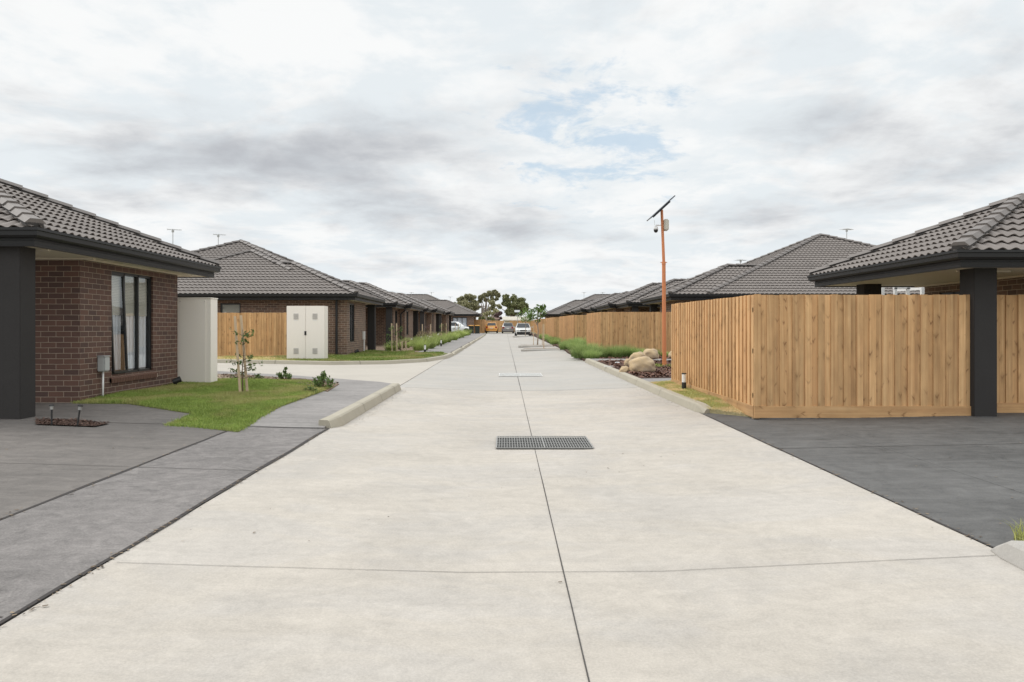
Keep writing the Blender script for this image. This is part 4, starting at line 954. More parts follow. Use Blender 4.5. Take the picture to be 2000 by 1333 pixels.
def leafy(name, C, rad, n, size, mat, parent=None, flat=1.0, clumps=None, aspect=.5, vertical=False):
    """leaf-sized quads spread over clumps: C list of (x,y,z,r)"""
    V = np.zeros((n, 4, 3)); idx = rng.integers(0, len(C), n) if clumps is None else rng.choice(len(C), n, p=clumps)
    CC = np.array(C)[idx]; d = rng.normal(0, 1, (n, 3)); d /= np.linalg.norm(d, axis=1)[:, None]; rr = rng.uniform(.15, 1, n)**.45
    P = CC[:, :3]+d*(CC[:, 3]*rr)[:, None]*np.array([1, 1, flat])
    a = rng.normal(0, 1, (n, 3)); a[:, 2] += -.6 if vertical else 0; a /= np.linalg.norm(a, axis=1)[:, None]; b = np.cross(a, rng.normal(0, 1, (n, 3))); b /= np.linalg.norm(b, axis=1)[:, None]
    s = size*rng.uniform(.6, 1.3, n)[:, None]
    V[:, 0] = P-a*s; V[:, 1] = P+b*s*aspect; V[:, 2] = P+a*s; V[:, 3] = P-b*s*aspect
    rn = np.clip(rng.uniform(0, 1, n), 0, 1)
    return np_obj(name, V.reshape(-1, 3), np.arange(n*4).reshape(n, 4), mat, parent, np.repeat(rn, 4))
def chips(name, poly, n, zf, sz, mat):
    p = scatter(poly, n); k = len(p); a = rng.uniform(0, 6.28, k); t = rng.normal(0, .35, (k, 2)); L_ = sz*rng.uniform(.5, 1.5, k); w = L_*rng.uniform(.2, .5, k)
    z = np.array([zf(x, y) for x, y in p])+rng.uniform(.002, .025, k); V = np.zeros((k, 4, 3)); ca, sa = np.cos(a), np.sin(a)
    for i, (u, v) in enumerate(((-1, -1), (1, -1), (1, 1), (-1, 1))):
        V[:, i, 0] = p[:, 0]+ca*L_*u-sa*w*v; V[:, i, 1] = p[:, 1]+sa*L_*u+ca*w*v; V[:, i, 2] = z+t[:, 0]*L_*u+t[:, 1]*w*v
    o = np_obj(name, V.reshape(-1, 3), np.arange(k*4).reshape(k, 4), mat, None, np.repeat(rng.uniform(0, 1, k), 4)); o['kind'] = 'stuff'; return o
M['chip'] = blade_mat('bark_chip', (.05, .025, .018), (.20, .10, .065), trans=.02)
chips('mulch_chips', mb_poly, 2500, lambda x, y: max(lotl(x, y), footz(x, y))+.010, .012, blade_mat('dark_chip', (.03, .018, .014), (.13, .075, .055), trans=.02))
chips('mulch_chips', [(3.2, 17.9), (5.6, 18.5), (5.6, 25.8), (3.15, 25.8)], 330, lambda x, y: g(y)+.215, .04, M['chip'])
chips('mulch_chips', [(3.0, 27.7), (8, 27.5), (8, 31), (3.2, 31)], 160, lambda x, y: g(y)+.16, .05, M['chip'])
M['gchip'] = blade_mat('pale_gravel_chip', (.35, .28, .2), (.62, .52, .40), trans=.02)
chips('gravel_chips', [(-9, 16.3), (-6.1, 16.3), (-6.1, 17.0), (-6.9, 18.3), (-9, 18.3)], 500, lambda x, y: g(y)+.248, .02, M['gchip'])
chips('soil_clods', [gp(640, 764, .2), gp(662, 750, .2), (-4.4, 17.05), (-6.5, 18.4), (-8, 18.8), (-8, 17.2), (-6.0, 16.6), (-4.6, 16.2)], 260, lambda x, y: footz(x, y)+.018, .025, blade_mat('soil_clod', (.12, .08, .05), (.30, .21, .14), trans=.02))
# staked sapling on the near lawn
def sapling():
    X_, Y_ = gp(474, 770, .22); z = g(Y_)+.23; k = Y_/FP
    r = thing('sapling', 'young sparse leaved sapling between two stakes on the near lawn', 'sapling', (X_, Y_, z)); tk = MB()
    tk.tube([(X_, Y_, z), (X_-.01, Y_, z+.4), (X_+.02, Y_+.02, z+.8), (X_+.0, Y_, z+1.15)], .012, .004, 6); C = []
    rr = random.Random(4)
    for i in range(26):
        h = rr.uniform(.22, 1.12); az = rr.uniform(0, 6.28); L_ = rr.uniform(.12, .36)*(1.25-h*.62); d = Vector((math.cos(az), math.sin(az), rr.uniform(-.1, .5)))
        p = Vector((X_, Y_, z+h)); q = p+d*L_; tk.tube([p, p+d*L_*.5+Vector((0, 0, .02)), q], .004, .002, 4)
        for t in (.55, .8, 1.0): e = p+d*L_*t; C.append((e.x, e.y, e.z, .045))
    tk.build('trunk', M['twig'], r); leafy('foliage', C, 0, 210, .036, M['leaf'], r, aspect=.4)
    for (dx, px, py, lab, xb) in ((0, 458, 618, 'left leaning timber stake beside the near lawn sapling', -.02), (1, 466, 616, 'right leaning timber stake behind the near lawn sapling', .055)):
        t = Vector(((px-VX)*k, Y_+.02+dx*.1, 1.5+(VY-py)*k)); b = Vector((X_+xb, Y_-.06+dx*.16, z-.05))
        mb = MB(); mb.bar(b, t, .04, .028, up=(0, 1, 0)); solid(tag(mb.build('tree_stake', M['wood_pale'], bevel=.003), lab, 'stake', 'timber tree stakes'), b)
    mb = MB(); mb.lathe((X_, Y_, z), [(.28, -.01), (.2, .012), (.05, .02)], 14); tag(mb.build('mulch_ring', M['mulch']), kind='structure')
sapling()
def bush(label, px, py, w, h, n=260, size=.035, mat='leafb', Y=None, name='garden_bush', off=.24):
    X_, Y_ = gp(px, py, off); z = g(Y_)+off; r = thing(name, label, 'bush', (X_, Y_, z), 'small bushes in the corner garden bed')
    C = [(X_+random.uniform(-w, w), Y_+random.uniform(-w, w), z+random.uniform(.15, .6)*h, w*.42) for _ in range(9)]+[(X_+random.uniform(-.2, .2)*w, Y_, z+h*q, w*.25) for q in (.7, .85, 1.0)]
    leafy('foliage', C, 0, n, size, M[mat], r); tk = MB()
    for c in C: tk.tube([(X_, Y_, z), (c[0], c[1], c[2])], .006, .003, 4)
    tk.build('stems', M['twig'], r)
bush('leafy bush at the lane edge of the corner garden bed', 558, 743, .14, .26, 280, .03, 'leaf')
bush('wider leafy bush at the tip of the corner garden bed', 632, 757, .22, .27, 430, .03, 'leaf')
bush('tiny bush beside the sapling in the corner garden bed', 505, 742, .12, .12, 120, .025, 'leaf')
bush('low weedy bush at the right edge of the near lawn', 606, 766, .14, .08, 120, .02, 'leaf')
def twiggy(label, X_, Y_, w, h, n):
    z = g(Y_)+.19; r = thing('twiggy_shrub', label, 'shrub', (X_, Y_, z), 'brown twiggy shrubs in the left bed'); tk = MB(); C = []
    for q in range(16):
        a = random.uniform(0, 6.28); e = Vector((X_+math.cos(a)*w*random.uniform(.3, 1), Y_+math.sin(a)*w*random.uniform(.3, 1), z+h*random.uniform(.4, 1))); tk.tube([(X_, Y_, z), (Vector((X_, Y_, z))+e)/2+Vector((0, 0, .05)), e], .01, .004, 4); C.append((*e, w*.3))
    tk.build('stems', M['twig'], r); leafy('foliage', C, 0, n, .035, M['dryleaf'], r)
M['dryleaf'] = blade_mat('dry_brown_leaf', (.16, .13, .07), (.36, .30, .18))
twiggy('brown twiggy shrub beside the lane corner stakes', -4.75, 34.9, .35, .55, 260)
twiggy('brown twiggy shrub between the two tall stakes past the first bollard', -4.3, 41.6, .5, .9, 420)
twiggy('brown twiggy shrub behind the far left bollard', -4.3, 46.8, .45, .75, 320)
fl = MB()
for q in range(22):
    y = random.choice([random.uniform(36, 50), random.uniform(50, 85)]); x = random.uniform(-4.6, -3.95); fl.lathe((x, y, g(y)+.17+random.uniform(.45, .6)), [(.01, 0), (.035, .02), (.02, .05)], 6)
fo = fl.build('white_flowers', M['white']); fo['kind'] = 'stuff'
M['litter'] = blade_mat('leaf_litter', (.05, .035, .025), (.30, .22, .14), trans=.02)
def litter(lines):
    pts = []
    for (x0, y0, x1, y1, n, sp_) in lines:
        t = rng.uniform(0, 1, n); pts.append(np.column_stack([x0+(x1-x0)*t+rng.normal(0, sp_, n), y0+(y1-y0)*t+rng.normal(0, .05, n)]))
    p = np.concatenate(pts); k = len(p); a = rng.uniform(0, 6.28, k); L_ = rng.uniform(.004, .014, k); w = L_*rng.uniform(.25, .6, k)
    z = np.array([max(rz(x, y), lotl(x, y) if x < XL else lotr(x, y) if x > XR else 0) for x, y in p])+.006; V = np.zeros((k, 4, 3)); ca, sa = np.cos(a), np.sin(a)
    for i, (u, v) in enumerate(((-1, -1), (1, -1), (1, 1), (-1, 1))):
        V[:, i, 0] = p[:, 0]+ca*L_*u-sa*w*v; V[:, i, 1] = p[:, 1]+sa*L_*u+ca*w*v; V[:, i, 2] = z+rng.uniform(0, .004, k)
    o = np_obj('leaf_litter', V.reshape(-1, 3), np.arange(k*4).reshape(k, 4), M['litter'], None, np.repeat(rng.uniform(0, 1, k), 4)); o['kind'] = 'stuff'
litter([(-2.36, 3, -2.36, 10.2, 260, .02), (-2.1, 10.6, -2.1, 16, 140, .05), (3.09, 4.8, 3.09, 11.8, 200, .03), (2.9, 12.3, 2.85, 27, 260, .06), (-3.54, 3, -3.54, 10, 120, .03), (.35, 3, .35, 16, 14, .04), (-2, 5, 2.6, 9, 22, .5), (4, 5, 8, 11, 90, .8), (-7, 6, -3.6, 10, 60, .6), (3.7, 11.05, 6.7, 11.0, 160, .05)])
# staked saplings along the left bed
def staked(i, Yb, xa, xb, h, lab, bare=False):
    z = g(Yb)+.18
    for x, s in ((xa, 'left'), (xb, 'right')):
        mb = MB(); mb.bar((x, Yb, z-.1), (x+random.uniform(-.03, .03), Yb, z+h), .05, .05, up=(0, 1, 0)); solid(tag(mb.build('tree_stake', M['wood_pale']), f'{s} timber stake of the pair {lab}', 'stake', 'timber tree stakes'), (x, Yb, z))
    if not bare:
        xm = (xa+xb)/2; r = thing('sapling', f'thin young sapling between the stakes {lab}', 'sapling', (xm, Yb, z), 'staked saplings along the left bed'); mb = MB()
        mb.tube([(xm, Yb, z), (xm+.03, Yb, z+h*.8)], .012, .005, 5); C = []
        for q in range(12):
            hh = random.uniform(.2, .9)*h; a = random.uniform(0, 6.28); e = Vector((xm+math.cos(a)*.28, Yb+math.sin(a)*.28, z+hh+.08)); mb.tube([(xm, Yb, z+hh), e], .006, .003, 4); C.append((e.x, e.y, e.z, .12))
        mb.build('trunk', M['twig'], r); leafy('foliage', C, 0, 150, .04, M['maroon'] if i == 2 else M['leaf'], r)
staked(0, 32.9, -4.86, -4.65, 1.3, 'on the lane corner lawn')
staked(1, 34.2, -4.6, -4.42, .5, 'cut short beside the paving slabs', True)
staked(2, 42.0, -4.52, -4.08, 1.25, 'in the left bed past the first bollard')
staked(3, 56.5, -4.7, -4.35, 1.3, 'halfway along the left bed')
staked(4, 70.5, -4.6, -4.3, 1.25, 'at the far end of the left bed')
def street_tree(label, X_, Y_, h, crown, n, stakes=None):
    z = g(Y_)+.16; r = thing('street_tree', label, 'tree', (X_, Y_, z), 'young trees on the parking islands'); mb = MB(); mb.tube([(X_, Y_, z), (X_+.05, Y_, z+h*.35), (X_, Y_, z+h*.6), (X_, Y_, z+h*.9)], .045, .02, 7)
    C = [(X_+dx, Y_+random.uniform(-.5, .5), z+h*q, rr) for dx, q, rr in crown]
    for c in C: mb.tube([(X_, Y_, z+h*.5), c[:3]], .018, .008, 5)
    mb.build('trunk', M['bark'], r); leafy('crown', C, 0, n, .085, M['leafb'], r)
street_tree('leafy young tree in front of the white sedan', (1026-VX)*79.2/FP, 79.2, 2.75, [(.0, .95, .4), (-.5, .78, .45), (.5, .74, .5), (.1, .8, .4), (-.2, .62, .35), (.35, .6, .3)], 420)
street_tree('leafy young tree between the green shrubs and the middle island', 2.0, 46.7, 2.35, [(.1, .95, .25), (-.35, .85, .3), (.25, .82, .3), (.0, .7, .3), (-.4, .72, .22), (.35, .98, .2)], 420)
for lab, x, y, h in (('single thick timber stake on the nearest parking island', 2.07, 40.5, 1.28), ('thin timber stake left of the middle island tree', 1.75, 46.5, 1.2), ('thin timber stake right of the middle island tree', 2.3, 46.9, 1.25)):
    mb = MB(); z = g(y)+.16; mb.bar((x, y, z-.05), (x, y, z+h), .05 if h > 1.26 else .035, .05, up=(0, 1, 0)); solid(tag(mb.build('tree_stake', M['wood_pale']), lab, 'stake', 'timber tree stakes'), (x, y, z))
# ------------------------------------------------------------------ gum trees behind
def gum(label, px, base_y, Y, crown, mat='gum', n=3600, trunk=((0, 0), (0, 1)), cat='tree', name='gum_tree', size=.2, bare=True):
    k = Y/FP; X_ = (px-VX)*k; z = g(Y); r = thing(name, label, cat, (X_, Y, z), 'tall gum trees beyond the street end'); mb = MB(); C = []; pr = []
    rr = random.Random(px)
    for (cx_, cy, rad) in crown:
        c = Vector(((cx_-VX)*k, Y+rr.uniform(-2, 2), 1.5+(VY-cy)*k)); R_ = rad*k
        for q in range(8):
            d = Vector((rr.gauss(0, 1), rr.gauss(0, 1), rr.gauss(0, .8))).normalized()*R_*rr.uniform(.35, .95); C.append((c.x+d.x, c.y+d.y, c.z+d.z*.8, R_*rr.uniform(.42, .62))); pr.append(R_**2)
        fork = Vector((X_+(c.x-X_)*.25, Y, z+(c.z-z)*.5)); mb.tube([(X_, Y, z+1), fork, (fork+c)/2+Vector((rr.uniform(-.3, .3), 0, .2)), c], .16, .05, 6)
    mb.tube([(X_, Y, z-.2), (X_+.15, Y, z+2.5)], .26, .18, 8)
    mb.build('trunk', M['bark'], r); pr = np.array(pr)/sum(pr); leafy('crown', C, 0, int(n*1.9), size, M[mat], r, clumps=pr, aspect=.5, vertical=True)
gum('wide olive gum tree left of the utility poles behind the end house', 912, 640, 150, [(896, 592, 9), (905, 584, 9), (915, 579, 9), (922, 584, 8), (925, 594, 9), (910, 597, 10), (918, 604, 10), (928, 604, 6), (890, 601, 6), (900, 605, 8), (935, 600, 4)], n=5200)
gum('tall thin gum tree with open umbrella crown in the middle', 945, 640, 154, [(940, 582, 7), (948, 578, 7), (957, 574, 6), (966, 573, 6), (974, 577, 5), (962, 583, 6), (938, 588, 4), (950, 586, 5), (970, 584, 4)], n=3600)
gum('narrow gum tree with drooping foliage right of the utility poles', 955, 640, 147, [(960, 591, 6), (963, 598, 6), (958, 603, 5), (968, 606, 4), (974, 598, 3)], n=1900)
gum('dense round dark gum tree on the right of the group', 1002, 640, 150, [(990, 584, 8), (1003, 584, 9), (1016, 588, 9), (1024, 596, 8), (1010, 596, 12), (996, 598, 10), (986, 592, 7), (1000, 608, 11), (1018, 606, 9), (1027, 602, 7), (1010, 605, 10), (994, 612, 8), (990, 578, 4), (1030, 606, 4), (976, 600, 4), (985, 578, 4)], 'gumd', 6500)
gum('low olive bushy tree below the thin gum tree', 951, 645, 142, [(948, 614, 5), (955, 612, 5), (962, 613, 5), (941, 616, 4), (970, 608, 5), (975, 612, 5)], 'gum', 1600, size=.16)
gum('dark maroon leaved shrub tree left of the cream shed', 973, 645, 136, [(970, 617, 4), (975, 613, 5), (972, 622, 5), (978, 622, 3)], 'maroon', 1200, size=.15, name='maroon_tree')
gum('low green hedge like shrub behind the paling fence beside the end house', 948, 645, 130, [(944, 622, 4), (951, 622, 4), (957, 623, 4), (963, 624, 4), (938, 622, 3)], 'gumd', 1300, size=.14, name='hedge_shrub')
def palm():
    Y = 125; k = Y/FP; X_ = (1056-VX)*k; z = g(Y); r = thing('palm_tree', 'small palm poking above the far right paling fence', 'palm', (X_, Y, z)); mb = MB(); zt = 1.5+(VY-607)*k; mb.tube([(X_, Y, z), (X_, Y, zt)], .12, .09, 7); mb.build('trunk', M['bark'], r); f_ = MB()
    for i in range(16):
        a = i*.393+.1; L_ = 1.0+.3*(i % 3); P = []
        for t in (0, .35, .7, 1): P.append(Vector((X_+math.cos(a)*L_*t, Y+math.sin(a)*L_*t, zt+.75*t-1.0*t*t+(.25*t if i % 2 else 0))))
        for p, q in zip(P[:-1], P[1:]): f_.bar(p, q, .13, .02)
    f_.build('fronds', M['leaf'], r)
palm()
# ------------------------------------------------------------------ far things: poles, shed, gate
M['polewood'] = simple('weathered_pole', (.16, .13, .11), .9, 0, .3, 3)
for i, (px, top, Y, lab) in enumerate(((941, 596, 138, 'tallest timber power pole with crossarm left of the thin gum tree'), (949.5, 601, 145, 'middle timber power pole behind the thin gum trunk'), (952.5, 604, 152, 'shortest timber power pole right of the thin gum trunk'))):
    k = Y/FP; X_ = (px-VX)*k; zt = 1.5+(VY-top)*k; r = thing('power_pole', lab, 'power pole', (X_, Y, g(Y)), 'timber power poles behind the street end'); mb = MB(); mb.tube([(X_, Y, g(Y)-.1), (X_, Y, zt)], .13, .1, 8); mb.build('pole', M['polewood'], r)
    mb = MB(); mb.bar((X_-.85, Y, zt-.25), (X_+.85, Y, zt-.25), .1)
    for dx in (-.75, -.35, .35, .75): mb.lathe((X_+dx, Y, zt-.2), [(.035, 0), (.05, .06), (.03, .14)], 6)
    mb.build('crossarm', M['polewood'], r)
def shed():
    Y = 127; k = Y/FP; x0, x1 = (983-VX)*k, (1036-VX)*k; z = g(Y); ze_ = 1.5+(VY-625)*k; zr_ = 1.5+(VY-618.5)*k
    r = thing('shed', 'long cream metal shed beyond the street end fence', 'shed', ((x0+x1)/2, Y, z)); mb = MB(); mb.box(x0, x1, Y, Y+4, z-.1, ze_); mb.build('wall', simple('cream_shed_wall', (.52, .46, .34), .6), r)
    mb = MB(); n = 40
    for i in range(n):
        a = x0-.15+(x1-x0+.3)*i/n; b = x0-.15+(x1-x0+.3)*(i+1)/n; m = (a+b)/2
        for p, q, h0, h1 in ((a, m, 0, .03), (m, b, .03, 0)): mb.quad((p, Y-.2, ze_+h0), (q, Y-.2, ze_+h1), (q, Y+2, zr_+h1), (p, Y+2, zr_+h0)); mb.quad((q, Y+4.2, ze_+h1), (p, Y+4.2, ze_+h0), (p, Y+2, zr_+h0), (q, Y+2, zr_+h1))
    mb.build('roof', simple('cream_shed_roof', (.50, .46, .37), .5), r, fix=False); mb = MB(); mb.box(x0-.15, x1+.15, Y-.26, Y-.2, ze_-.12, ze_+.02); mb.build('gutter', M['cabinet'], r)
shed()
def far_roof():
    Y = 133; k = Y/FP; x0, x1 = (944-VX)*k, (972-VX)*k; z = g(Y); ze_ = 1.5+(VY-624)*k; zr_ = 1.5+(VY-619)*k
    r = thing('bungalow', 'brown roofed low building behind the street end fence', 'house', ((x0+x1)/2, Y, z)); mb = MB(); mb.box(x0, x1, Y, Y+5, z-.1, ze_); mb.build('wall', M['brick'], r)
    mb = MB(); mb.quad((x0-.3, Y-.3, ze_), (x1+.3, Y-.3, ze_), (x1+.3, Y+2.5, zr_), (x0-.3, Y+2.5, zr_)); mb.quad((x1+.3, Y+5.3, ze_), (x0-.3, Y+5.3, ze_), (x0-.3, Y+2.5, zr_), (x1+.3, Y+2.5, zr_)); mb.build('roof', simple('brown_far_roof', (.17, .11, .085), .8), r, fix=False)
far_roof()
def gate_post():
    Y = 121; k = Y/FP; X_ = (981-VX)*k; r = thing('gate', 'narrow pale gate gap between the street end fences', 'gate', (X_, Y, g(Y)+.1)); mb = MB()
    for i in range(7): mb.box(X_-.34+i*.11, X_-.26+i*.11, Y, Y+.03, g(Y)+.15, g(Y)+1.75)
    mb.build('slats', M['white'], r); mb = MB(); mb.bar((X_-.4, Y+.05, g(Y)+.4), (X_+.45, Y+.05, g(Y)+.4), .05); mb.bar((X_-.4, Y+.05, g(Y)+1.5), (X_+.45, Y+.05, g(Y)+1.5), .05); mb.build('rails', M['white'], r)
gate_post()
def dish():
    Y = 118.5; k = Y/FP; X_ = (1010.5-VX)*k; r = thing('camera_pole', 'far thin pole with flat panel and dark box in front of the dense gum tree', 'pole', (X_, Y, g(Y))); mb = MB(); mb.tube([(X_, Y, g(Y)), (X_, Y, 1.5+(VY-609)*k)], .04, n=7); mb.build('pole', M['galv'], r)
    mb = MB(); zt = 1.5+(VY-608.5)*k; mb.add([(X_-.45, Y-.25, zt-.12), (X_+.4, Y-.25, zt-.12), (X_+.4, Y+.25, zt+.2), (X_-.45, Y+.25, zt+.2), (X_-.45, Y-.25, zt-.16), (X_+.4, Y-.25, zt-.16), (X_+.4, Y+.25, zt+.16), (X_-.45, Y+.25, zt+.16)], [(0, 1, 2, 3), (7, 6, 5, 4), (0, 4, 5, 1), (1, 5, 6, 2), (2, 6, 7, 3), (3, 7, 4, 0)]); mb.build('solar_panel', M['meter'], r)
    mb = MB(); mb.box(X_+.28, X_+.7, Y-.1, Y+.1, zt-.62, zt-.2); mb.bar((X_, Y, zt-.35), (X_+.3, Y, zt-.35), .05); mb.build('equipment_box', M['black'], r)
dish()
# ------------------------------------------------------------------ wheelie bins
def bin_(label, X_, Y_, lid, group='wheelie bins at the end of the left footpath'):
    z = g(Y_)+.18; r = thing('wheelie_bin', label, 'bin', (X_, Y_, z), group); mb = MB()
    a, b, h = .22, .29, .96
    V = [(X_+sx*w, Y_+sy*d, z+hh) for w, d, hh in ((a, .25, .06), (b, .34, h)) for sx, sy in ((-1, -1), (1, -1), (1, 1), (-1, 1))]; mb.add(V, [(3, 2, 1, 0), (0, 1, 5, 4), (1, 2, 6, 5), (2, 3, 7, 6), (3, 0, 4, 7), (4, 5, 6, 7)]); mb.build('body', simple('dark_green_bin', (.02, .03, .024), .5), r, bevel=.03)
    mb = MB(); V = [(X_+sx*w, Y_+sy*d, z+hh) for w, d, hh in ((.305, .36, h), (.305, .36, h+.035), (.22, .26, h+.085)) for sx, sy in ((-1, -1), (1, -1), (1, 1), (-1, 1))]; mb.add(V, [(3, 2, 1, 0), (8, 9, 10, 11)]+[(q+i, q+(i+1) % 4, q+4+(i+1) % 4, q+4+i) for q in (0, 4) for i in range(4)]); mb.build('lid', lid, r, bevel=.01)
    for sx in (-1, 1):
        mb = MB(); mb.lathe((X_+sx*.25-.025, Y_+.3, z+.1), [(.1, 0), (.1, .05)], 14, 'x'); mb.build('wheel', M['blackp'], r)
lid_o = simple('orange_bin_lid', (.62, .30, .04), .5); 
bin_('dark wheelie bin with orange yellow lid nearest the footpath', -3.25, 90.2, lid_o); bin_('dark wheelie bin with orange yellow lid closer to the white hatchback', -4.0, 90.9, lid_o)
# ------------------------------------------------------------------ cars
def paint(name, c, rough=.28):
    m, nt, b = new_mat(name); b.inputs['Base Color'].default_value = (*c, 1); b.inputs['Roughness'].default_value = rough
    v = coords(nt, 'Object'); setc(nt, b, vary(nt, c, [(.08, noise(nt, v, 3, 3))]))
    try: b.inputs['Coat Weight'].default_value = .6; b.inputs['Coat Roughness'].default_value = .05
    except Exception: pass
    return m
M['tyre'] = simple('tyre_rubber', (.014, .014, .014), .85); M['rim'] = simple('alloy_rim', (.45, .45, .46), .35, .8); M['red'] = simple('tail_light_red', (.32, .012, .01), .25); M['lampg'] = simple('headlight_glass', (.62, .64, .64), .12); M['plate'] = simple('number_plate', (.7, .68, .6), .5); M['trim'] = simple('black_trim', (.02, .02, .02), .55)
def car(name, label, loc, rz_, pm, L_=4.3, W=1.74, H=1.46, style='hatch', group=None, lower=None):
    """front of the car points to local +y"""
    r = thing(name, label, 'car', loc, group, local=True, rz=rz_); hl = L_/2; hw = W/2
    if style == 'hatch': st = [(-hl, .80, .62), (-hl+.06, .93, .86), (-hl+.3, .98, .95), (-.8, 1, .96), (.5, 1, .94), (hl-1.15, .99, .92), (hl-.55, .96, .82), (hl-.15, .88, .70), (hl, .76, .55)]; gh = (-hl+.12, hl-.92, -hl+.45, .28)
    else: st = [(-hl, .82, .60), (-hl+.08, .93, .88), (-hl+.55, .98, .96), (-.9, 1, .96), (.5, 1, .94), (hl-1.2, .99, .90), (hl-.5, .96, .80), (hl-.12, .90, .70), (hl, .78, .55)]; gh = (-hl+.75, hl-1.35, -hl+1.35, .35)
    rows = []
    for y, ws, zt in st:
        w = hw*ws; zb_ = .24 if abs(y) < hl-.1 else .32
        rows.append([(w*.9, y, zb_), (w, y, zb_+.14), (w*1.0, y, (zb_+zt)/2+.06), (w*.985, y, zt-.10), (w*.90, y, zt-.015), (w*.5, y, zt+.012), (0, y, zt+.02)])
    n = 13; V = []
    for q in rows: V += q+[(-x, y, z) for x, y, z in q[-2::-1]]
    mb = MB(); mb.add(V, [(i*n+j, (i+1)*n+j, (i+1)*n+j+1, i*n+j+1) for i in range(len(rows)-1) for j in range(n-1)]+[tuple(range(n)), tuple(range(len(V)-1, len(V)-n-1, -1))]+[(i*n, i*n+n-1, (i+1)*n+n-1, (i+1)*n) for i in range(len(rows)-1)])
    mb.build('body', pm, r, smooth=True)
    y0, y1, y2, y3 = gh; zb_, wb, wr = .93, hw*.93, hw*.70
    B = [(-wb, y0, zb_), (wb, y0, zb_), (wb, y1, zb_-.03), (-wb, y1, zb_-.03)]; T = [(-wr, y2, H-.03), (wr, y2, H-.03), (wr, y3, H), (-wr, y3, H)]
    mb = MB(); mb.add(B+T, [(0, 1, 5, 4), (1, 2, 6, 5), (2, 3, 7, 6), (3, 0, 4, 7), (4, 5, 6, 7)]); cab = mb.build('cabin', pm, r, bevel=.05, smooth=True)
    def pane(nm, a, b, c, d, u0, u1, v0, v1, mat=M['carglass'], off=.012):
        a, b, c, d = map(Vector, (a, b, c, d)); f = lambda u, v: (a*(1-u)+b*u)*(1-v)+(d*(1-u)+c*u)*v
        P = [f(u0, v0), f(u1, v0), f(u1, v1), f(u0, v1)]; nn = (P[1]-P[0]).cross(P[3]-P[0]).normalized(); cen = sum(P, Vector())/4
        if nn.dot(cen-Vector((0, 0, .8))) < 0: nn = -nn
        m_ = MB(); m_.add([p+nn*off for p in P]+[p-nn*.02 for p in P], [(0, 1, 2, 3), (0, 4, 5, 1), (1, 5, 6, 2), (2, 6, 7, 3), (3, 7, 4, 0)]); return m_.build(nm, mat, r)
    pane('rear_window', B[0], B[1], T[1], T[0], .07, .93, .2, .9); pane('windscreen', B[3], B[2], T[2], T[3], .05, .95, .06, .93)
    for s_, (b0, b1, t1, t0) in ((1, (B[1], B[2], T[2], T[1])), (-1, (B[0], B[3], T[3], T[0]))):
        for u0, u1 in ((.16, .43), (.46, .80)): pane('side_window', b0, b1, t1, t0, u0, u1, .12, .88)
    for sx in (-1, 1):
        for yy in (-hl+.78, hl-.82):
            w = MB(); w.lathe((sx*(hw-.1)-.1, yy, .31), [(.26, 0), (.31, .02), (.31, .19), (.26, .215)], 22, 'x'); t = w.build('wheel', M['tyre'], r)
            w = MB(); w.lathe((sx*(hw+.005)-.012, yy, .31), [(.2, 0), (.2, .024)], 18, 'x'); w.build('rim', M['rim'], t)
            w = MB(); w.lathe((sx*(hw-.1)-.1, yy, .33), [(.37, 0.0), (.37, .202)], 22, 'x'); w.build('wheel_arch', M['trim'], r)
        m_ = MB(); m_.box(sx*(hw+.02), sx*(hw+.17), hl-1.55, hl-1.45, .93, 1.04); m_.build('mirror', pm, r, bevel=.02)
        m_ = MB(); m_.box(sx*hw*.58, sx*hw*.9, -hl-.012, -hl+.2, .70, .88); m_.build('tail_light', M['red'], r, bevel=.02)
        m_ = MB(); m_.box(sx*hw*.48, sx*hw*.86, hl-.16, hl+.012, .58, .70); m_.build('headlight', M['lampg'], r, bevel=.02)
    m_ = MB(); m_.box(-.19, .19, -hl-.03, -hl+.02, .62, .73); m_.build('number_plate', M['plate'], r)
    m_ = MB(); m_.box(-hw*.82, hw*.82, -hl-.03, -hl+.1, .26, .5); m_.build('rear_bumper', lower or pm, r, bevel=.03)
    m_ = MB(); m_.box(-hw*.8, hw*.8, hl-.12, hl+.03, .24, .48); m_.build('front_bumper', lower or M['trim'], r, bevel=.03)
    m_ = MB(); m_.box(-hw*.42, hw*.42, hl-.1, hl+.014, .55, .68); m_.build('grille', M['trim'], r)
    m_ = MB(); m_.box(-hw*.8, hw*.8, -hl+.12, hl-.15, .16, .26); m_.build('underbody', M['trim'], r)
    return r
zc = lambda y, x=0: g(y)+road_z(x)
car('yellow_hatchback', 'orange yellow hatchback seen from behind at the street end', (-1.88, 109.6, zc(109.6, -1.88)), 0, paint('orange_car_paint', (.72, .34, .055)), L_=4.2, H=1.5, group='cars parked in the street')
car('grey_sedan', 'dark grey car seen from behind beside the yellow hatchback', (.43, 109.8, zc(109.8)), 0, paint('grey_car_paint', (.20, .185, .18)), L_=4.4, W=1.72, H=1.52, group='cars parked in the street')
car('white_sedan', 'white older sedan with black lower bumper facing the camera on the right', (1.98, 83.3, g(83.3)+.05), math.pi, paint('white_car_paint', (.70, .69, .66)), L_=4.5, W=1.76, H=1.42, style='sedan', group='cars parked in the street', lower=M['trim'])
car('white_hatchback', 'white hatchback side on in the driveway beyond the left row', (-5.95, 93.2, g(93.2)+.15), -math.pi/2, paint('bright_white_car_paint', (.76, .76, .75)), L_=4.2, H=1.5, group='cars parked in the street')
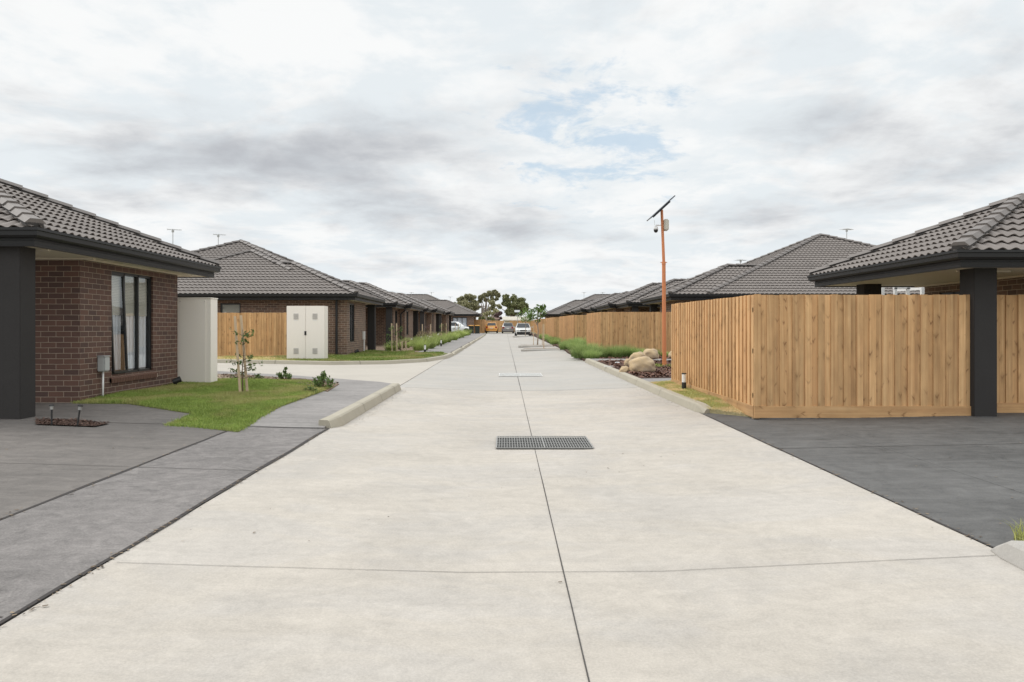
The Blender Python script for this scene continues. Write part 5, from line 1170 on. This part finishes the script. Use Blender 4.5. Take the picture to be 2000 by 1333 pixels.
# ------------------------------------------------------------------ sky, sun, camera
SUN = Vector((-.75, .28, .85)).normalized(); el = math.asin(SUN.z); az = math.atan2(SUN.x, SUN.y)
w = bpy.data.worlds.new('World'); scene.world = w; w.use_nodes = True; nt = w.node_tree; bg = nt.nodes['Background']
sky = nt.nodes.new('ShaderNodeTexSky'); sky.sky_type = 'NISHITA'; sky.sun_disc = False; sky.sun_elevation = el; sky.sun_rotation = az
d = nt.nodes.new('ShaderNodeTexCoord').outputs['Generated']; sx = nd(nt, 'ShaderNodeSeparateXYZ', None, Vector=d)
dx, dy, dz = sx.outputs; zc_ = mth(nt, 'MAXIMUM', dz, 0.0); kk = mth(nt, 'DIVIDE', 1.0, mth(nt, 'ADD', zc_, .17))
P = nd(nt, 'ShaderNodeCombineXYZ', None, X=mth(nt, 'MULTIPLY', dx, kk), Y=mth(nt, 'MULTIPLY', dy, kk), Z=0.0).outputs[0]
def ell(cu, cv, ru, rv):
    a = mth(nt, 'DIVIDE', mth(nt, 'SUBTRACT', dx, cu), ru); b = mth(nt, 'DIVIDE', mth(nt, 'SUBTRACT', dz, cv), rv)
    rr = mth(nt, 'SQRT', mth(nt, 'ADD', mth(nt, 'MULTIPLY', a, a), mth(nt, 'MULTIPLY', b, b))); return ramp(nt, mth(nt, 'SUBTRACT', 1.0, rr, clamp=True), 0.0, 1.0)
def pn(scale, det, ro, di, lx, ly): return noise(nt, nd(nt, 'ShaderNodeMapping', None, Vector=P, Location=(lx, ly, 0)).outputs[0], scale, det, ro, di)
nb_ = pn(1.5, 12, .56, .25, 3.7, 1.3); nf_ = pn(5.0, 10, .6, .25, 1.1, 7.7); nw = pn(2.3, 12, .6, .3, 6.4, 2.9)
grey = mth(nt, 'MULTIPLY', ell(-.26, .205, .40, .12), .30)
for c in ((.46, .215, .28, .10, .30), (-.08, .140, .26, .045, .18), (-.52, .17, .3, .12, .06), (.16, .125, .26, .035, .14), (-.16, .085, .1, .03, .16), (.30, .06, .3, .02, .08)): grey = mth(nt, 'MULTIPLY_ADD', ell(*c[:4]), c[4], grey)
dens = mth(nt, 'ADD', mth(nt, 'MULTIPLY_ADD', mth(nt, 'SUBTRACT', nf_, .5), .48, nb_), grey)
wht = mixc(nt, ramp(nt, mth(nt, 'MULTIPLY_ADD', mth(nt, 'SUBTRACT', nf_, .5), .5, nw), .40, .60), (.81, .86, .89), (.95, .96, .96))
cl = mixc(nt, mth(nt, 'POWER', ramp(nt, dens, .50, 1.04), .85), wht, (.50, .52, .555))
hole = ell(.105, .245, .25, .14)
ng_ = pn(4.2, 12, .64, .3, 9.2, 4.1)
gap = ramp(nt, mth(nt, 'MULTIPLY_ADD', hole, .20, ng_), .60, .76); gap = mth(nt, 'MULTIPLY', gap, ramp(nt, hole, .0, .25))
puff = ramp(nt, pn(6.0, 10, .62, .2, 2.2, 5.5), .38, .62)
cl = mixc(nt, mth(nt, 'MULTIPLY', hole, .75), cl, mixc(nt, puff, (.955, .965, .965), (.80, .85, .88)))
hz = mth(nt, 'SUBTRACT', 1.0, ramp(nt, zc_, .0, .09)); cl = mixc(nt, mth(nt, 'MULTIPLY', hz, .35), cl, (.86, .885, .90))
gain = mth(nt, 'MULTIPLY_ADD', ramp(nt, zc_, .42, 1.0), 1.0, 1.0); gain = mth(nt, 'MULTIPLY', gain, mth(nt, 'MULTIPLY_ADD', ramp(nt, mth(nt, 'MULTIPLY', dy, -1.0), .0, .6), .25, 1.0))
cls = nd(nt, 'ShaderNodeVectorMath', {'operation': 'SCALE'}, i0=cl); nt.links.new(mth(nt, 'MULTIPLY', gain, 10.0), cls.inputs['Scale'])
bl = mixc(nt, .75, sky.outputs[0], (5.6, 7.4, 9.0)); fin = mixc(nt, mth(nt, 'MULTIPLY', gap, .68), cls.outputs[0], bl)
nt.links.new(fin, bg.inputs['Color']); bg.inputs['Strength'].default_value = .1
sd = bpy.data.lights.new('sun', 'SUN'); sd.energy = 1.5; sd.angle = R(28); sd.color = (1, .965, .91); so_ = bpy.data.objects.new('sun', sd); COL.objects.link(so_)
so_.rotation_euler = SUN.to_track_quat('Z', 'Y').to_euler(); so_.location = (0, 0, 60)
cd_ = bpy.data.cameras.new('camera'); co = bpy.data.objects.new('camera', cd_); COL.objects.link(co); scene.camera = co
cd_.sensor_width = 36; cd_.lens = 36*FP/2000; cd_.shift_x = 14/2000; cd_.shift_y = -23.5/2000; cd_.clip_end = 6000; cd_.clip_start = .05
co.location = (0, 0, EYE); co.rotation_euler = (R(90), 0, 0)
vs = scene.view_settings; vs.view_transform = 'Standard'; vs.look = 'None'; vs.exposure = 0.0; vs.gamma = 1
